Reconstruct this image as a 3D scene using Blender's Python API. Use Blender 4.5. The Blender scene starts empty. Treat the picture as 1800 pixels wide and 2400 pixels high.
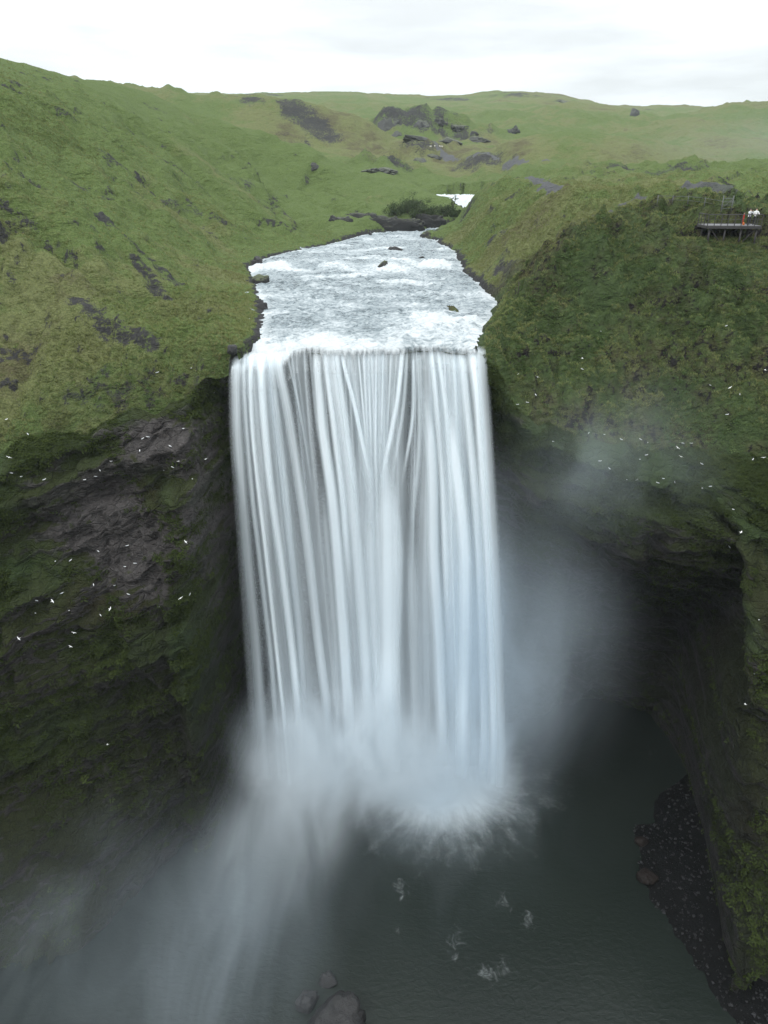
import bpy, bmesh, math, random
import numpy as np
from mathutils import Vector, Matrix

random.seed(7)
rng = np.random.default_rng(7)
SC = bpy.context.scene
COL = SC.collection

# ------------------------------------------------------------------ camera
CAM = np.array([0.0, -72.0, 16.0])
PITCH = math.radians(25.6)
FPX = 1666.0                      # focal length in pixels of an 1800 x 2400 picture
cd = bpy.data.cameras.new('camera')
cam = bpy.data.objects.new('camera', cd)
COL.objects.link(cam)
cam.location = CAM
cam.rotation_euler = (math.pi / 2 - PITCH, 0, 0)
cd.sensor_fit = 'VERTICAL'
cd.angle = 2 * math.atan(1200 / FPX)
cd.clip_end = 20000
cd.clip_start = 0.5
SC.camera = cam


def ray(u, v):
    """direction through a point of the picture measured on a 1659-wide view"""
    x = u * 1.085 - 900
    y = 1200 - v * 1.085
    return np.array([x, FPX * math.cos(PITCH) + y * math.sin(PITCH), -FPX * math.sin(PITCH) + y * math.cos(PITCH)])


def atY(u, v, y):
    d = ray(u, v)
    return CAM + d * ((y - CAM[1]) / d[1])


def atZ(u, v, z):
    d = ray(u, v)
    return CAM + d * ((z - CAM[2]) / d[2])


POOL = -53.6                      # height of the plunge pool

# ------------------------------------------------------------------ noise
_perm = rng.permutation(256).astype(np.int64)
_perm = np.concatenate([_perm, _perm])
_g = rng.normal(size=(256, 3))
_g /= np.linalg.norm(_g, axis=1)[:, None]


def pn(x, y, z, seed=0):
    x = np.asarray(x, float) + seed * 17.31
    y = np.asarray(y, float) + seed * 7.77
    z = np.asarray(z, float) + seed * 3.19
    x, y, z = np.broadcast_arrays(x, y, z)
    xi = np.floor(x).astype(np.int64); yi = np.floor(y).astype(np.int64); zi = np.floor(z).astype(np.int64)
    xf = x - xi; yf = y - yi; zf = z - zi
    u = xf * xf * xf * (xf * (xf * 6 - 15) + 10)
    v = yf * yf * yf * (yf * (yf * 6 - 15) + 10)
    w = zf * zf * zf * (zf * (zf * 6 - 15) + 10)
    out = 0
    for dx in (0, 1):
        for dy in (0, 1):
            for dz in (0, 1):
                h = _perm[_perm[_perm[(xi + dx) & 255] + ((yi + dy) & 255)] + ((zi + dz) & 255)]
                g = _g[h]
                n = g[..., 0] * (xf - dx) + g[..., 1] * (yf - dy) + g[..., 2] * (zf - dz)
                out = out + n * (u if dx else 1 - u) * (v if dy else 1 - v) * (w if dz else 1 - w)
    return out * 1.6


def fbm(x, y, z, oct=4, seed=0, gain=.5):
    a, s, o = 1.0, 1.0, 0
    for k in range(oct):
        o = o + a * pn(x * s, y * s, z * s, seed + k)
        a *= gain; s *= 2.03
    return o


def ridged(x, y, z, oct=3, seed=0):
    a, s, o = 1.0, 1.0, 0
    for k in range(oct):
        o = o + a * (1 - 2 * np.abs(pn(x * s, y * s, z * s, seed + k)))
        a *= .5; s *= 2.1
    return o


def sst(a, b, x):
    t = np.clip((x - a) / (b - a), 0, 1)
    return t * t * (3 - 2 * t)


def smin(a, b, k):
    h = np.clip(.5 + .5 * (b - a) / k, 0, 1)
    return b * (1 - h) + a * h - k * h * (1 - h)


def smax(a, b, k):
    return -smin(-a, -b, k)


def seg_dist(px, py, pts, vals=None):
    """distance to a polyline and the value carried along it"""
    best = np.full(np.shape(px), 1e9); val = np.zeros(np.shape(px))
    for i in range(len(pts) - 1):
        ax, ay = pts[i][0], pts[i][1]; bx, by = pts[i + 1][0], pts[i + 1][1]
        dx, dy = bx - ax, by - ay
        t = np.clip(((px - ax) * dx + (py - ay) * dy) / (dx * dx + dy * dy + 1e-9), 0, 1)
        d = np.hypot(px - ax - t * dx, py - ay - t * dy)
        m = d < best
        best = np.where(m, d, best)
        if vals is not None:
            val = np.where(m, vals[i] * (1 - t) + vals[i + 1] * t, val)
    return best, val


def inside(px, py, poly):
    c = np.zeros(np.shape(px), bool)
    n = len(poly); j = n - 1
    for i in range(n):
        xi, yi = poly[i]; xj, yj = poly[j]
        if yi != yj:
            c ^= ((yi > py) != (yj > py)) & (px < (xj - xi) * (py - yi) / (yj - yi) + xi)
        j = i
    return c


# ------------------------------------------------------------------ river plan
def zw(y):
    """height of the water along the river"""
    return np.interp(y, [-2, 0, 4, 56, 64, 130, 140, 166, 173, 400], [-.15, 0, .12, .35, 1.0, 1.5, 1.9, 2.8, 7.9, 8.3])


def drop_left(x, y):
    """the lip is lower at its left end"""
    return 1.25 * sst(-8.6, -10.8, x) * sst(5.0, -.6, y)


def bankpt(u, v, z=.4):
    p = atZ(u, v, z)
    return (float(p[0]), float(p[1]))


L_BANK = [(-15.2, -9), (-15.0, -1.5)] + [bankpt(u, v, z) for u, v, z in (
    (528, 748, .1), (560, 728, .15), (566, 690, .2), (562, 655, .25), (551, 620, .3), (540, 592, .35), (546, 572, .8),
    (600, 551, 1.), (700, 531, 1.2), (752, 517, 1.3), (786, 508, 1.4))] + [(3, 133), (13, 137), (21, 143), (27, 151), (29, 165), (22, 173), (17, 181), (15, 206)]
R_BANK = [(9.3, -9), (9.2, -1.0)] + [bankpt(u, v, z) for u, v, z in (
    (1036, 735, .05), (1046, 705, .1), (1068, 680, .15), (1080, 658, .2), (1066, 642, .25), (1034, 612, .3), (1006, 588, .4),
    (994, 565, .9), (985, 545, 1.), (945, 523, 1.2), (916, 513, 1.3))] + [(15, 131), (24, 137), (32, 146), (36, 160), (46, 176), (50, 190), (46, 205)]
RIVER = L_BANK + R_BANK[::-1]

# ------------------------------------------------------------------ hills: crest lines, each with its slope
def crest(pts, yd):
    return [tuple(atY(u, v, yd - 72)) for u, v in pts]


RIDGES = [
    # the near green hill on the left, with its spur that ends at the river
    ([(-95, -60, 34), (-92, 60, 37), (-90, 120, 39), (-88.7, 147, 39.5), (-85, 170, 40), (-82, 206, 40.5), (-61, 205, 33.5), (-40, 203, 27), (-20, 200, 20), (-8, 194, 15), (1, 189, 11.5)], .66, 14),
    # scree hill behind it
    ([(-260, 360, 78), (-150, 335, 58)] + crest([(375, 192), (440, 202), (510, 204), (580, 206), (640, 216), (700, 238), (770, 266), (830, 292), (885, 322), (905, 345)], 392), .55, 10),
    # far plateau skyline
    (crest([(-250, 205), (200, 208), (380, 205), (600, 204), (760, 203), (870, 212), (940, 212), (1000, 209), (1060, 204), (1110, 202), (1150, 206), (1200, 212), (1280, 231), (1400, 232), (1660, 240), (2100, 240)], 970), .125, 30),
    # green mound in the middle distance
    (crest([(1060, 330), (1090, 303), (1140, 291), (1220, 287), (1300, 291), (1390, 308), (1470, 332), (1550, 345)], 330), .34, 16),
    # crags above the upper gorge
    (crest([(805, 285), (830, 264), (870, 256), (925, 248), (960, 258), (1000, 272), (1060, 291)], 455), .5, 5),
    # low spur carrying the track
    (crest([(850, 362), (885, 335), (915, 321), (1000, 320), (1070, 322), (1130, 345)], 345), .32, 10),
    # right-hand hill
    (crest([(1240, 312), (1300, 291), (1380, 264), (1460, 241), (1540, 233), (1659, 228), (1800, 222), (2300, 215)], 600), .24, 30),
    # grassy rise on the plateau's far side
    (crest([(1180, 372), (1240, 358), (1330, 350), (1430, 347), (1560, 352), (1700, 350)], 215), .22, 8),
]


def rim_y(x):
    x = np.asarray(x, float)
    j = sst(9.5, 13, x) + 1.5 * sst(-15.5, -19, x)
    jm = (1 - sst(7.5, 9.2, x)) * sst(-14.6, -12, x)
    return jm * (1.5 * pn(x * .2, .3, 0, 12) + .5 * pn(x * .7, .3, 0, 13)) + j * (.9 * pn(x * .21, .3, 0, 7) + .5 * pn(x * .7, .3, 0, 8)) + np.interp(x, [-200, -75, -52, -45, -37, -27, -20, -16.5, -15, -5, 4, 9, 12, 18, 28, 36, 44, 50, 70, 200],
                     [-120, -75, -22, -9.5, -6.5, -4.5, -3.0, -2.2, -1.0, 1.0, 1.4, .6, -1.2, -1.4, -2.0, -3.2, -7.0, -18, -70, -120])  # outer ends swing forward as added, unseen side walls that shade the gorge


def rim_z(x):
    x = np.asarray(x, float)
    j = sst(9.5, 13, x) + sst(-15.5, -19, x)
    return j * (1.5 * pn(x * .17, 4.3, 0, 9) + .9 * pn(x * .5, 4.3, 0, 10)) + np.interp(x, [-200, -60, -45, -37, -27, -22, -18.5, -16, -15.3, -14.9, 9, 10, 12.8, 16, 24, 36, 48, 200],
                     [-3, -6, -7.2, -6.8, -5.4, -3.4, -1.9, -1.1, -.9, 4, 4, 1.2, -3.4, -6.5, -7.6, -8.5, -9, -9])


def H0(x, y):
    """the land above the fall, without its small relief"""
    x0_, y0_ = x, y
    wq = sst(-2, 6, y) * np.clip((y + 72) / 90, 0, 2)
    x = x + wq * (.8 * pn(x * .3, y * .3, 0, 15) + .35 * pn(x * .9, y * .9, 0, 16))
    y = y + wq * (.8 * pn(x0_ * .3, y * .3, 5, 17) + .3 * pn(x0_ * .9, y * .9, 5, 18))
    ins = inside(x, y, RIVER)
    dl, _ = seg_dist(x, y, L_BANK)
    dr, _ = seg_dist(x, y, R_BANK)
    d = np.minimum(dl, dr)
    left = (dl < dr) | ((y < 110) & (x < -3))
    x, y = x0_, y0_
    w = zw(y)
    base = w + .4 + .012 * np.clip(y - 200, 0, 400)
    h = base
    for pts, k, r in RIDGES:
        dd, zc = seg_dist(x, y, pts, [p[2] for p in pts])
        zr_ = zc - k * (np.sqrt(dd * dd + r * r) - r)
        if k < .35 and pts[0][1] < 300:
            zr_ = zr_ - .6 * np.clip(38 - x, 0, None)
        h = smax(h, zr_, 3.5)
    # plateau right of the river
    pl = np.interp(y, [-20, 20, 60, 120, 160, 230, 420], [9.8, 10.5, 12.4, 13.4, 13.0, 17, 24]) + .02 * np.clip(x - 30, 0, 300)
    side = sst(8, 20, x - np.interp(y, [0, 140, 175, 205, 260, 400], [4, 8, 32, 42, 46, 40]))
    h = np.where(left, h, smax(h, w + .4 + (pl - w) * side, 2.5))
    # terrace with the black cliff at the bend
    ter = 3.3 * sst(131.2, 133.5, y + .5 * pn(x * .35, 0, 0)) * sst(-13, -8, x) * (1 - sst(170, 185, y)) * sst(29, 26, x)
    terz = np.where(left, zw(np.minimum(y, 128)) + ter * (.86 + .16 * pn(x * .2, y * .2, 3)), -50)
    sl = np.where(left, .72 + .1 * pn(x * .05, y * .05, 1.7), .86)
    bank = w + .25 + .35 * sst(0, .5, d) + sl * d
    h2 = smin(h, bank, 1.5)
    h2 = np.where(left & (y > 129) & (y < 186), np.maximum(h2, np.minimum(terz, w + .3 + 4 * d)), h2)
    # faces that come down towards the gorge
    fl = rim_z(x) + .6 * (y - rim_y(x))
    fr = rim_z(x) + (.60 + .27 * sst(14, 31, x)) * (y - rim_y(x)) + .02 * np.clip(y - 5, 0, 50) ** 2
    h2 = smin(h2, np.where(x < -3, fl, fr), 1.6)
    # small drop with an overhanging lip under the steps
    h = h2 - np.where(np.abs(x + 3) > 12.5, 1.5 * np.exp(-np.clip(y - rim_y(x), 0, None) / 1.6), 0)
    bed = w - drop_left(x, y) - .9 * sst(0, 1.5, d) - .1
    return np.where(ins, bed, h), ins, d, left


def march(u, v, y0=-11.0, ymax=1500):
    """where the line of sight through a point of the picture first meets the land"""
    d = ray(u, v)
    t = np.geomspace((y0 + 72) / d[1], (ymax + 72) / d[1], 3000)
    P = CAM[None] + d[None] * t[:, None]
    h, *_ = H0(P[:, 0], P[:, 1])
    ok = (P[:, 1] > rim_y(P[:, 0])) & (P[:, 2] <= h)
    if not ok.any():
        return None
    i = int(np.argmax(ok))
    return (float(P[i, 0]), float(P[i, 1]), float(h[i]))


# ------------------------------------------------------------------ cliff
def F0(x, z):
    """how far back the gorge wall stands, for every x and height"""
    r = rim_y(x)
    zr = np.minimum(rim_z(x), 0)
    dz = zr - z                                      # depth below the rim
    # left wall
    left = r + .2 - .30 * np.clip(dz, 0, 24) - .75 * np.clip(dz, 0, 5) + 1.6 * sst(4, 10, dz) * sst(-40, -30, x) * (1 - sst(-23, -19, x))  - .08 * np.clip(dz - 24, 0, 60)
    left = left - 1.0 * np.clip(-43 - z, 0, 30) * sst(-21, -31, x) - .25 * np.clip(-52 - z, 0, 30) * sst(-16, -22, x)
    # back wall behind the water
    back = r + .5 + 4.0 * sst(1, 7, dz) + 2.2 * sst(8, 40, dz)
    # right alcove
    far = sst(13, 23, x + 2.0 * pn(x * .2, 2, z * .15, 4))
    right = r - 1.2 * sst(0, 2.2, dz) + (1 - far) * (2.5 * sst(2.4, 4.2, dz) + 4.2 * sst(4, 14, dz)) + far * (-3.4 * sst(0, 11, dz) + 1.6 * sst(9, 12, dz) + 8.2 * sst(11, 26, dz)) + 2.5 * sst(14, 34, dz) - .04 * np.clip(dz - 30, 0, 60)
    right = right + 3.0 * np.exp(-((x - 25) / 5.5) ** 2) * sst(-30, -40, z)
    # buttress on the right
    butt = -9.0 + .50 * (z + 11.5) - 1.5 * sst(-20, -26, z) + np.minimum(0, r + 7.0)
    top = sst(-9.5, -12.5, z + 1.2 * pn(x * .3, 4.4, 0))
    butt = right * (1 - top) + np.minimum(butt, right) * top
    wl = sst(-20.2, -16.8, x + 1.1 * pn(0, 0, z * .13, 3))
    wr = sst(8.5, 12.5, x)
    edge = np.interp(z, [-62, -50, -40, -26, -16, -10], [31.2, 31.0, 31.4, 32.2, 33.6, 35.0]) + .9 * pn(0, 1.5, z * .2, 5)
    wb = sst(-1.3, 1.6, x - edge)
    f = left * (1 - wl) + back * wl
    f = f * (1 - wr) + right * wr
    return f * (1 - wb) + butt * wb


def new_mesh(name, V, quads=None, tris=None):
    me = bpy.data.meshes.new(name)
    V = np.asarray(V, np.float32)
    fl, ls = [], []
    me.vertices.add(len(V)); me.vertices.foreach_set('co', V.ravel())
    idx, tot = [], []
    if quads is not None and len(quads):
        q = np.asarray(quads, np.int32); idx.append(q.ravel()); tot.append(np.full(len(q), 4, np.int32))
    if tris is not None and len(tris):
        q = np.asarray(tris, np.int32); idx.append(q.ravel()); tot.append(np.full(len(q), 3, np.int32))
    idx = np.concatenate(idx); tot = np.concatenate(tot)
    start = np.concatenate([[0], np.cumsum(tot)[:-1]]).astype(np.int32)
    me.loops.add(len(idx)); me.loops.foreach_set('vertex_index', idx)
    me.polygons.add(len(tot)); me.polygons.foreach_set('loop_start', start)
    me.update(calc_edges=True)
    me.validate()
    return me


def smooth(me, on=True):
    me.polygons.foreach_set('use_smooth', np.full(len(me.polygons), on))


def attr(me, name, a):
    at = me.attributes.new(name, 'FLOAT', 'POINT')
    at.data.foreach_set('value', np.asarray(a, np.float32).ravel())


def link(name, me, mat=None, parent=None, loc=None):
    o = bpy.data.objects.new(name, me)
    COL.objects.link(o)
    if mat is not None:
        me.materials.append(mat)
    if parent is not None:
        o.parent = parent
    if loc is not None:
        o.location = loc
    return o


def tag(o, label=None, cat=None, group=None, kind=None):
    if label: o['label'] = label
    if cat: o['category'] = cat
    if group: o['group'] = group
    if kind: o['kind'] = kind
    return o


def gridq(nr, nc, off=0):
    i = np.arange(nr - 1)[:, None] * nc + np.arange(nc - 1)[None]
    return np.stack([i, i + 1, i + nc + 1, i + nc], -1).reshape(-1, 4) + off


#@@NODES
# ------------------------------------------------------------------ node helper
class NT:
    def __init__(s, name, displace=False):
        s.m = bpy.data.materials.new(name); s.m.use_nodes = True
        s.t = s.m.node_tree; s.t.nodes.clear()
        s.out = s.t.nodes.new('ShaderNodeOutputMaterial')

    def n(s, typ, ins=None, **kw):
        nd = s.t.nodes.new('ShaderNode' + typ)
        for k, v in kw.items():
            setattr(nd, k, v)
        for k, v in (ins or {}).items():
            s.set(nd, k, v)
        return nd

    def set(s, nd, k, v):
        sock = nd.inputs[k]
        if hasattr(v, 'is_output'):
            s.t.links.new(v, sock)
        elif hasattr(v, 'outputs'):
            s.t.links.new(v.outputs[0], sock)
        else:
            sock.default_value = v

    def math(s, op, a, b=0.0, c=0.0, clamp=False):
        nd = s.n('Math', {0: a, 1: b, 2: c}, operation=op); nd.use_clamp = clamp
        return nd.outputs[0]

    def ramp(s, x, a, b, lo=0.0, hi=1.0):
        nd = s.n('MapRange', {'Value': x, 'From Min': a, 'From Max': b, 'To Min': lo, 'To Max': hi}, interpolation_type='SMOOTHSTEP')
        return nd.outputs[0]

    def mix(s, f, a, b):
        nd = s.n('Mix', data_type='RGBA')
        s.set(nd, 0, f)
        for i, v in ((6, a), (7, b)):
            if not hasattr(v, 'is_output') and not hasattr(v, 'outputs'):
                v = (v[0], v[1], v[2], 1)
            s.set(nd, i, v)
        return nd.outputs[2]

    def attr(s, name, typ='GEOMETRY'):
        return s.n('Attribute', attribute_name=name, attribute_type=typ).outputs['Fac']

    def pos(s, scale=(1, 1, 1)):
        g = s.n('NewGeometry')
        return s.n('VectorMath', {0: g.outputs['Position'], 1: scale}, operation='MULTIPLY').outputs[0]

    def noise(s, vec, scale=1.0, detail=4.0, rough=.55, dist=0.0):
        nd = s.n('TexNoise', {'Vector': vec, 'Scale': scale, 'Detail': detail, 'Roughness': rough, 'Distortion': dist})
        return nd.outputs[0]

    def bump(s, h, strength=.5, dist=.3, normal=None):
        i = {'Height': h, 'Strength': strength, 'Distance': dist}
        if normal is not None: i['Normal'] = normal
        return s.n('Bump', i).outputs[0]

    def bsdf(s, col, rough=.9, normal=None, spec=.2, **kw):
        i = {'Base Color': col if (hasattr(col, 'is_output')) else (*col, 1), 'Roughness': rough, 'Specular IOR Level': spec}
        i.update(kw)
        nd = s.n('BsdfPrincipled', i)
        if normal is not None: s.set(nd, 'Normal', normal)
        s.t.links.new(nd.outputs[0], s.out.inputs[0])
        return nd


def simple(name, col, rough=.8, spec=.3, var=.25, scale=6, metallic=0.0):
    t = NT(name)
    n = t.noise(t.pos(), scale, 4)
    c = t.mix(n, tuple(v * (1 - var) for v in col), tuple(v * (1 + var) for v in col))
    t.bsdf(c, rough, t.bump(n, .3, .02), spec, Metallic=metallic)
    return t.m


#@@MATS
def land_material():
    t = NT('grass_and_scree')
    P = t.pos()
    big = t.noise(P, .03, 5, .66)
    mid = t.noise(P, .2, 6, .66)
    fine = t.noise(P, 1.3, 6, .7)
    tiny = t.noise(P, 5.0, 4, .7)
    lush, olive, brown = (.106, .168, .048), (.165, .185, .075), (.105, .090, .054)
    k = t.math('MULTIPLY_ADD', mid, .75, t.math('MULTIPLY', big, 1.7))
    k = t.math('SUBTRACT', k, .80)
    k = t.math('ADD', k, t.math('MULTIPLY', t.math('SUBTRACT', fine, .5), .45))
    dry = t.attr('dry')
    k = t.math('ADD', k, t.math('MULTIPLY', dry, .35))
    c = t.mix(t.ramp(k, .42, .72), lush, olive)
    c = t.mix(t.ramp(k, .74, 1.05), c, brown)
    # blades and tussocks
    c = t.mix(t.ramp(tiny, .3, .72), t.mix(.5, c, (.030, .034, .012)), t.mix(.3, c, (.22, .23, .10)))
    # rocks and scree
    rock = t.attr('rock')
    rn = t.math('ADD', t.math('MULTIPLY', rock, .66), t.math('MULTIPLY', t.math('SUBTRACT', fine, .5), 1.7))
    rn = t.math('ADD', rn, t.math('MULTIPLY', t.math('SUBTRACT', tiny, .5), 1.1))
    rn = t.math('ADD', rn, t.math('MULTIPLY', t.math('SUBTRACT', mid, .5), 1.1))
    vor = t.n('TexVoronoi', {'Vector': P, 'Scale': 2.2}).outputs['Distance']
    rc = t.mix(tiny, (.022, .022, .023), (.072, .070, .070))
    rm = t.ramp(rn, .42, .62)
    c = t.mix(rm, c, rc)
    path = t.attr('path')
    pm = t.ramp(t.math('ADD', path, t.math('MULTIPLY', t.math('SUBTRACT', fine, .5), .3)), .4, .6)
    c = t.mix(pm, c, t.mix(tiny, (.075, .077, .08), (.14, .142, .147)))
    moss = t.attr('moss')
    mg = t.mix(tiny, (.022, .040, .014), (.082, .115, .045))
    mo = t.mix(tiny, (.038, .034, .016), (.110, .104, .052))
    mc = t.mix(t.ramp(t.math('ADD', t.math('MULTIPLY', mid, .6), t.math('MULTIPLY', big, .5)), .48, .66), mg, mo)
    mc = t.mix(t.ramp(t.math('ADD', mid, t.math('MULTIPLY', t.math('SUBTRACT', fine, .5), 1.4)), .58, .70), mc, (.020, .018, .018))
    c = t.mix(t.math('MULTIPLY', moss, t.ramp(fine, .15, .55)), c, mc)
    terr = t.noise(t.n('VectorMath', {0: t.n('VectorRotate', {'Vector': P, 'Angle': -.42}, rotation_type='Z_AXIS').outputs[0], 1: (.22, .75, .75)}, operation='MULTIPLY').outputs[0], 1.0, 4, .6, .5)
    h = t.math('ADD', t.math('MULTIPLY', fine, .8), t.math('MULTIPLY', tiny, .25))
    h = t.math('ADD', h, t.math('MULTIPLY', mid, 3.6))
    h = t.math('ADD', h, t.math('MULTIPLY', terr, 2.4))
    h = t.math('ADD', h, t.math('MULTIPLY', big, 6.0))
    t.bsdf(c, .95, t.bump(h, 1.0, .6), .1)
    return t.m


def cliff_material():
    t = NT('mossy_basalt')
    g = t.n('NewGeometry')
    P = t.pos()
    sep = t.n('SeparateXYZ', {0: g.outputs['Normal']})
    up = sep.outputs[2]
    big = t.noise(P, .09, 4, .6)
    mid = t.noise(P, .45, 5, .65)
    fine = t.noise(P, 2.0, 6, .72)
    tiny = t.noise(P, 8.0, 4, .7)
    strata = t.noise(t.pos((.12, .3, 1.3)), 1.0, 5, .65, .6)
    rock = t.mix(strata, (.022, .020, .0195), (.23, .207, .20))
    rock = t.mix(t.ramp(fine, .35, .7), t.mix(.5, rock, (.012, .011, .011)), rock)
    moss = t.mix(fine, (.008, .012, .004), (.066, .078, .022))
    moss = t.mix(t.ramp(tiny, .5, .75), moss, (.095, .115, .036))
    moss = t.mix(t.ramp(big, .5, .7), moss, t.mix(fine, (.020, .016, .007), (.050, .044, .018)))
    m = t.math('ADD', t.math('MULTIPLY', up, .95), t.math('MULTIPLY', t.math('SUBTRACT', mid, .5), 1.6))
    m = t.math('ADD', m, t.math('MULTIPLY', t.math('SUBTRACT', fine, .5), .8))
    m = t.math('ADD', m, t.math('SUBTRACT', t.attr('moss'), .35))
    c = t.mix(t.ramp(m, -.05, .3), rock, moss)
    c = t.mix(t.attr('lush'), c, t.mix(fine, (.018, .036, .011), (.080, .125, .038)))
    # soaked rock, darker and shinier; the darkening also paints in the gorge's shade
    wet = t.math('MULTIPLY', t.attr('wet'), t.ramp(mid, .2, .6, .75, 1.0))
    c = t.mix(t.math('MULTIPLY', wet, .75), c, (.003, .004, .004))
    vor = t.n('TexVoronoi', {'Vector': t.pos((.8, .8, 1.5)), 'Scale': 1.1}, feature='DISTANCE_TO_EDGE').outputs['Distance']
    crack = t.ramp(vor, 0.0, .12)
    h = t.math('ADD', t.math('MULTIPLY', fine, .7), t.math('MULTIPLY', tiny, .3))
    h = t.math('ADD', h, t.math('MULTIPLY', strata, .7))
    h = t.math('ADD', h, t.math('MULTIPLY', crack, .35))
    t.bsdf(c, t.math('SUBTRACT', .85, t.math('MULTIPLY', wet, .3)), t.bump(h, 1.0, .8), .25)
    return t.m


M_LAND = land_material()
M_CLIFF = cliff_material()

#@@TERRAIN
# ------------------------------------------------------------------ terrain mesh: fine near the fall, coarser with distance
xs = np.arange(-46, 46.01, .22)
g = 46 + np.cumsum(.22 * 1.09 ** np.arange(1, 45))
g = g[g < 150]
XC = np.concatenate([-g[::-1], xs, g])
NC = len(XC)
dist = [72.0]
while dist[-1] < 3800:
    dist.append(dist[-1] + .22 * (dist[-1] / 72) ** 1.62)
DY = np.array(dist) - 72.0
NU = len(DY)
RY = rim_y(XC)
yy = RY[None] + DY[:, None] * (1 - RY[None] / 4000)
xx = XC[None] * (1 + np.clip(yy - 4, 0, None) / 76)
hz, ins, dbank, isleft = H0(xx, yy)
Yd = yy + 72
amp = np.clip(Yd / 72, 1, 6)
def from_pixels(lines, jitter=0):
    out = []
    for ln in lines:
        p = [march(u, v) for u, v in ln]
        p = [q for q in p if q]
        if len(p) > 1: out.append(p)
    return out


def mask_of(lines, width, soft, px, py):
    """1 near the given lines of the picture, carried out onto the land; widths in metres"""
    m = np.zeros_like(px)
    for ln in from_pixels(lines):
        d, _ = seg_dist(px, py, ln)
        s = max(1.0, np.mean([q[1] + 72 for q in ln]) / 90)
        d = d + 1.2 * s * fbm(px * .3 / s, py * .3 / s, 0, 3, 77)
        m = np.maximum(m, 1 - sst(width * s - soft * s, width * s + soft * s, d))
    return m


# gullies that run down the slopes, hummocks and tussocks
n1 = fbm(xx * .045, yy * .045, 0, 3, 11)
slope_noise = ridged((xx + .55 * yy) * .075, (yy - .9 * xx) * .018, 0, 3, 31)
n2 = fbm(xx * .22, yy * .22, 0, 4, 21)
n3 = fbm(xx * .9, yy * .9, 0, 3, 41)
near = np.clip(110 / Yd, 0, 1)
cA = xx * .92 + yy * .39; cB = -xx * .39 + yy * .92
ter_ = ridged(cA * .2, cB * .75, 0, 3, 35)
ter2_ = ridged(xx * .5, yy * .42, 0, 3, 36)
rough = sst(-.15, .35, fbm(xx * .05, yy * .05, 0, 3, 37) + .9 * sst(40, 0, yy - RY[None]) - .25) * sst(260, 120, yy)
rough = np.where((xx > 8) & (dbank < 28), np.maximum(rough, .7), rough)
scB = (cB + 3.0 * fbm(xx * .07, yy * .07, 0, 3, 181)) / 5.0
sck = np.floor(scB); scf = scB - sck
sca = np.clip(1.6 * pn(cA * .09, sck * 2.3, 0, 182) + .9 * pn(cA * .3, sck * 3.1, 0, 183) + .05, 0, 1) * sst(260, 150, yy) * sst(2, 8, dbank)
scarp = sca * sst(.70, .85, scf) * (scf < 1)
gA = (xx * .39 + yy * .92) * .062 + .5 * n1; gB = (xx * .92 - yy * .39) * .012
gul = -3.0 * np.clip(np.abs(pn(gA, gB, 0, 38)) * -3.2 + .75, 0, 1) * np.where(xx < -5, 1, .5) * sst(3, 14, dbank) * sst(230, 120, yy)
fold = 4.0 * pn((xx * .39 + yy * .92) * .036 + .35 * n1, (xx * .92 - yy * .39) * .009, 0, 39) * sst(7, 28, dbank) * sst(300, 180, yy) * np.where(xx < -5, 1, 0)
rel = fold + sca * 1.0 * (sst(.78, .98, scf) - scf + .3) * np.clip(Yd / 90, .8, 2) + rough * near * (.38 * (ter_ - .5) * (xx < 0) + .36 * (ter2_ - .5)) + 1.7 * n1 + gul + .8 * (slope_noise - .4) + .85 * n2 + .20 * n3 * near
knoll = mask_of([[(835, 268), (870, 285), (890, 300)], [(890, 262), (930, 275), (960, 285)], [(950, 265), (985, 280)], [(945, 300), (985, 300)], [(1010, 298), (1055, 303)], [(870, 345), (940, 330)], [(790, 365), (850, 370)]], 2.6, 2.0, xx, yy)
farrel = knoll * (3.4 * ridged(xx * .07, yy * .07, 0, 4, 57) - 1.0) + (fbm(xx * .011, yy * .011, 0, 4, 51) * 6 + (ridged(xx * .022, yy * .012, 0, 4, 55) - .7) * 3.4) * sst(150, 420, yy)
rel = rel - 1.3 * mask_of([[(1275, 605), (1285, 650), (1295, 700)], [(1480, 600), (1468, 660), (1465, 690)], [(1335, 650), (1342, 668)], [(1215, 600), (1225, 625)]], 1.0, .8, xx, yy)
rel = rel * sst(.1, 6, dbank) * (1 - .35 * sst(100, 300, yy)) + .12 * n3 * sst(0, 1, dbank) * near + farrel * sst(0, 25, dbank)
rel = rel * (1 - .75 * sst(24, 36, hz) * (yy < 300)) * (1 - .55 * sst(450, 700, yy))
rel = np.where(ins, 0.0, rel)
# the platform, the path and the bend stand on levelled ground
face0 = rim_z(xx) + (.60 + .27 * sst(14, 31, xx)) * (yy - rim_y(xx)) + .02 * np.clip(yy - 5, 0, 50) ** 2
onface = np.where(xx > 8, sst(2.6, .2, hz - face0) * sst(40, 24, yy), 0) + np.where(xx < -14, sst(6.0, -1.5, yy - RY[None]) * .6, 0)
pufm = np.abs(pn(xx * .38, yy * .38, 0, 95)) * 1.5 + np.abs(pn(xx * .9, yy * .9, 0, 96)) * .7 + np.abs(pn(xx * 2, yy * 2, 0, 97)) * .25
ribs = ridged(xx * .13 + .25 * n1, yy * .05, 0, 3, 162)
rel = rel + onface * np.where(xx > 8, 1.5 * (ribs - .5), 0) * sst(0, 5, dbank)
rel = rel + onface * (pufm - .5) * 1.25 * np.where(ins, 0, sst(0, 3, dbank))
tz = (hz + 1.6 * fbm(xx * .12, yy * .12, 0, 3, 161)) / 2.9
tf = tz - np.floor(tz)
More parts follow.
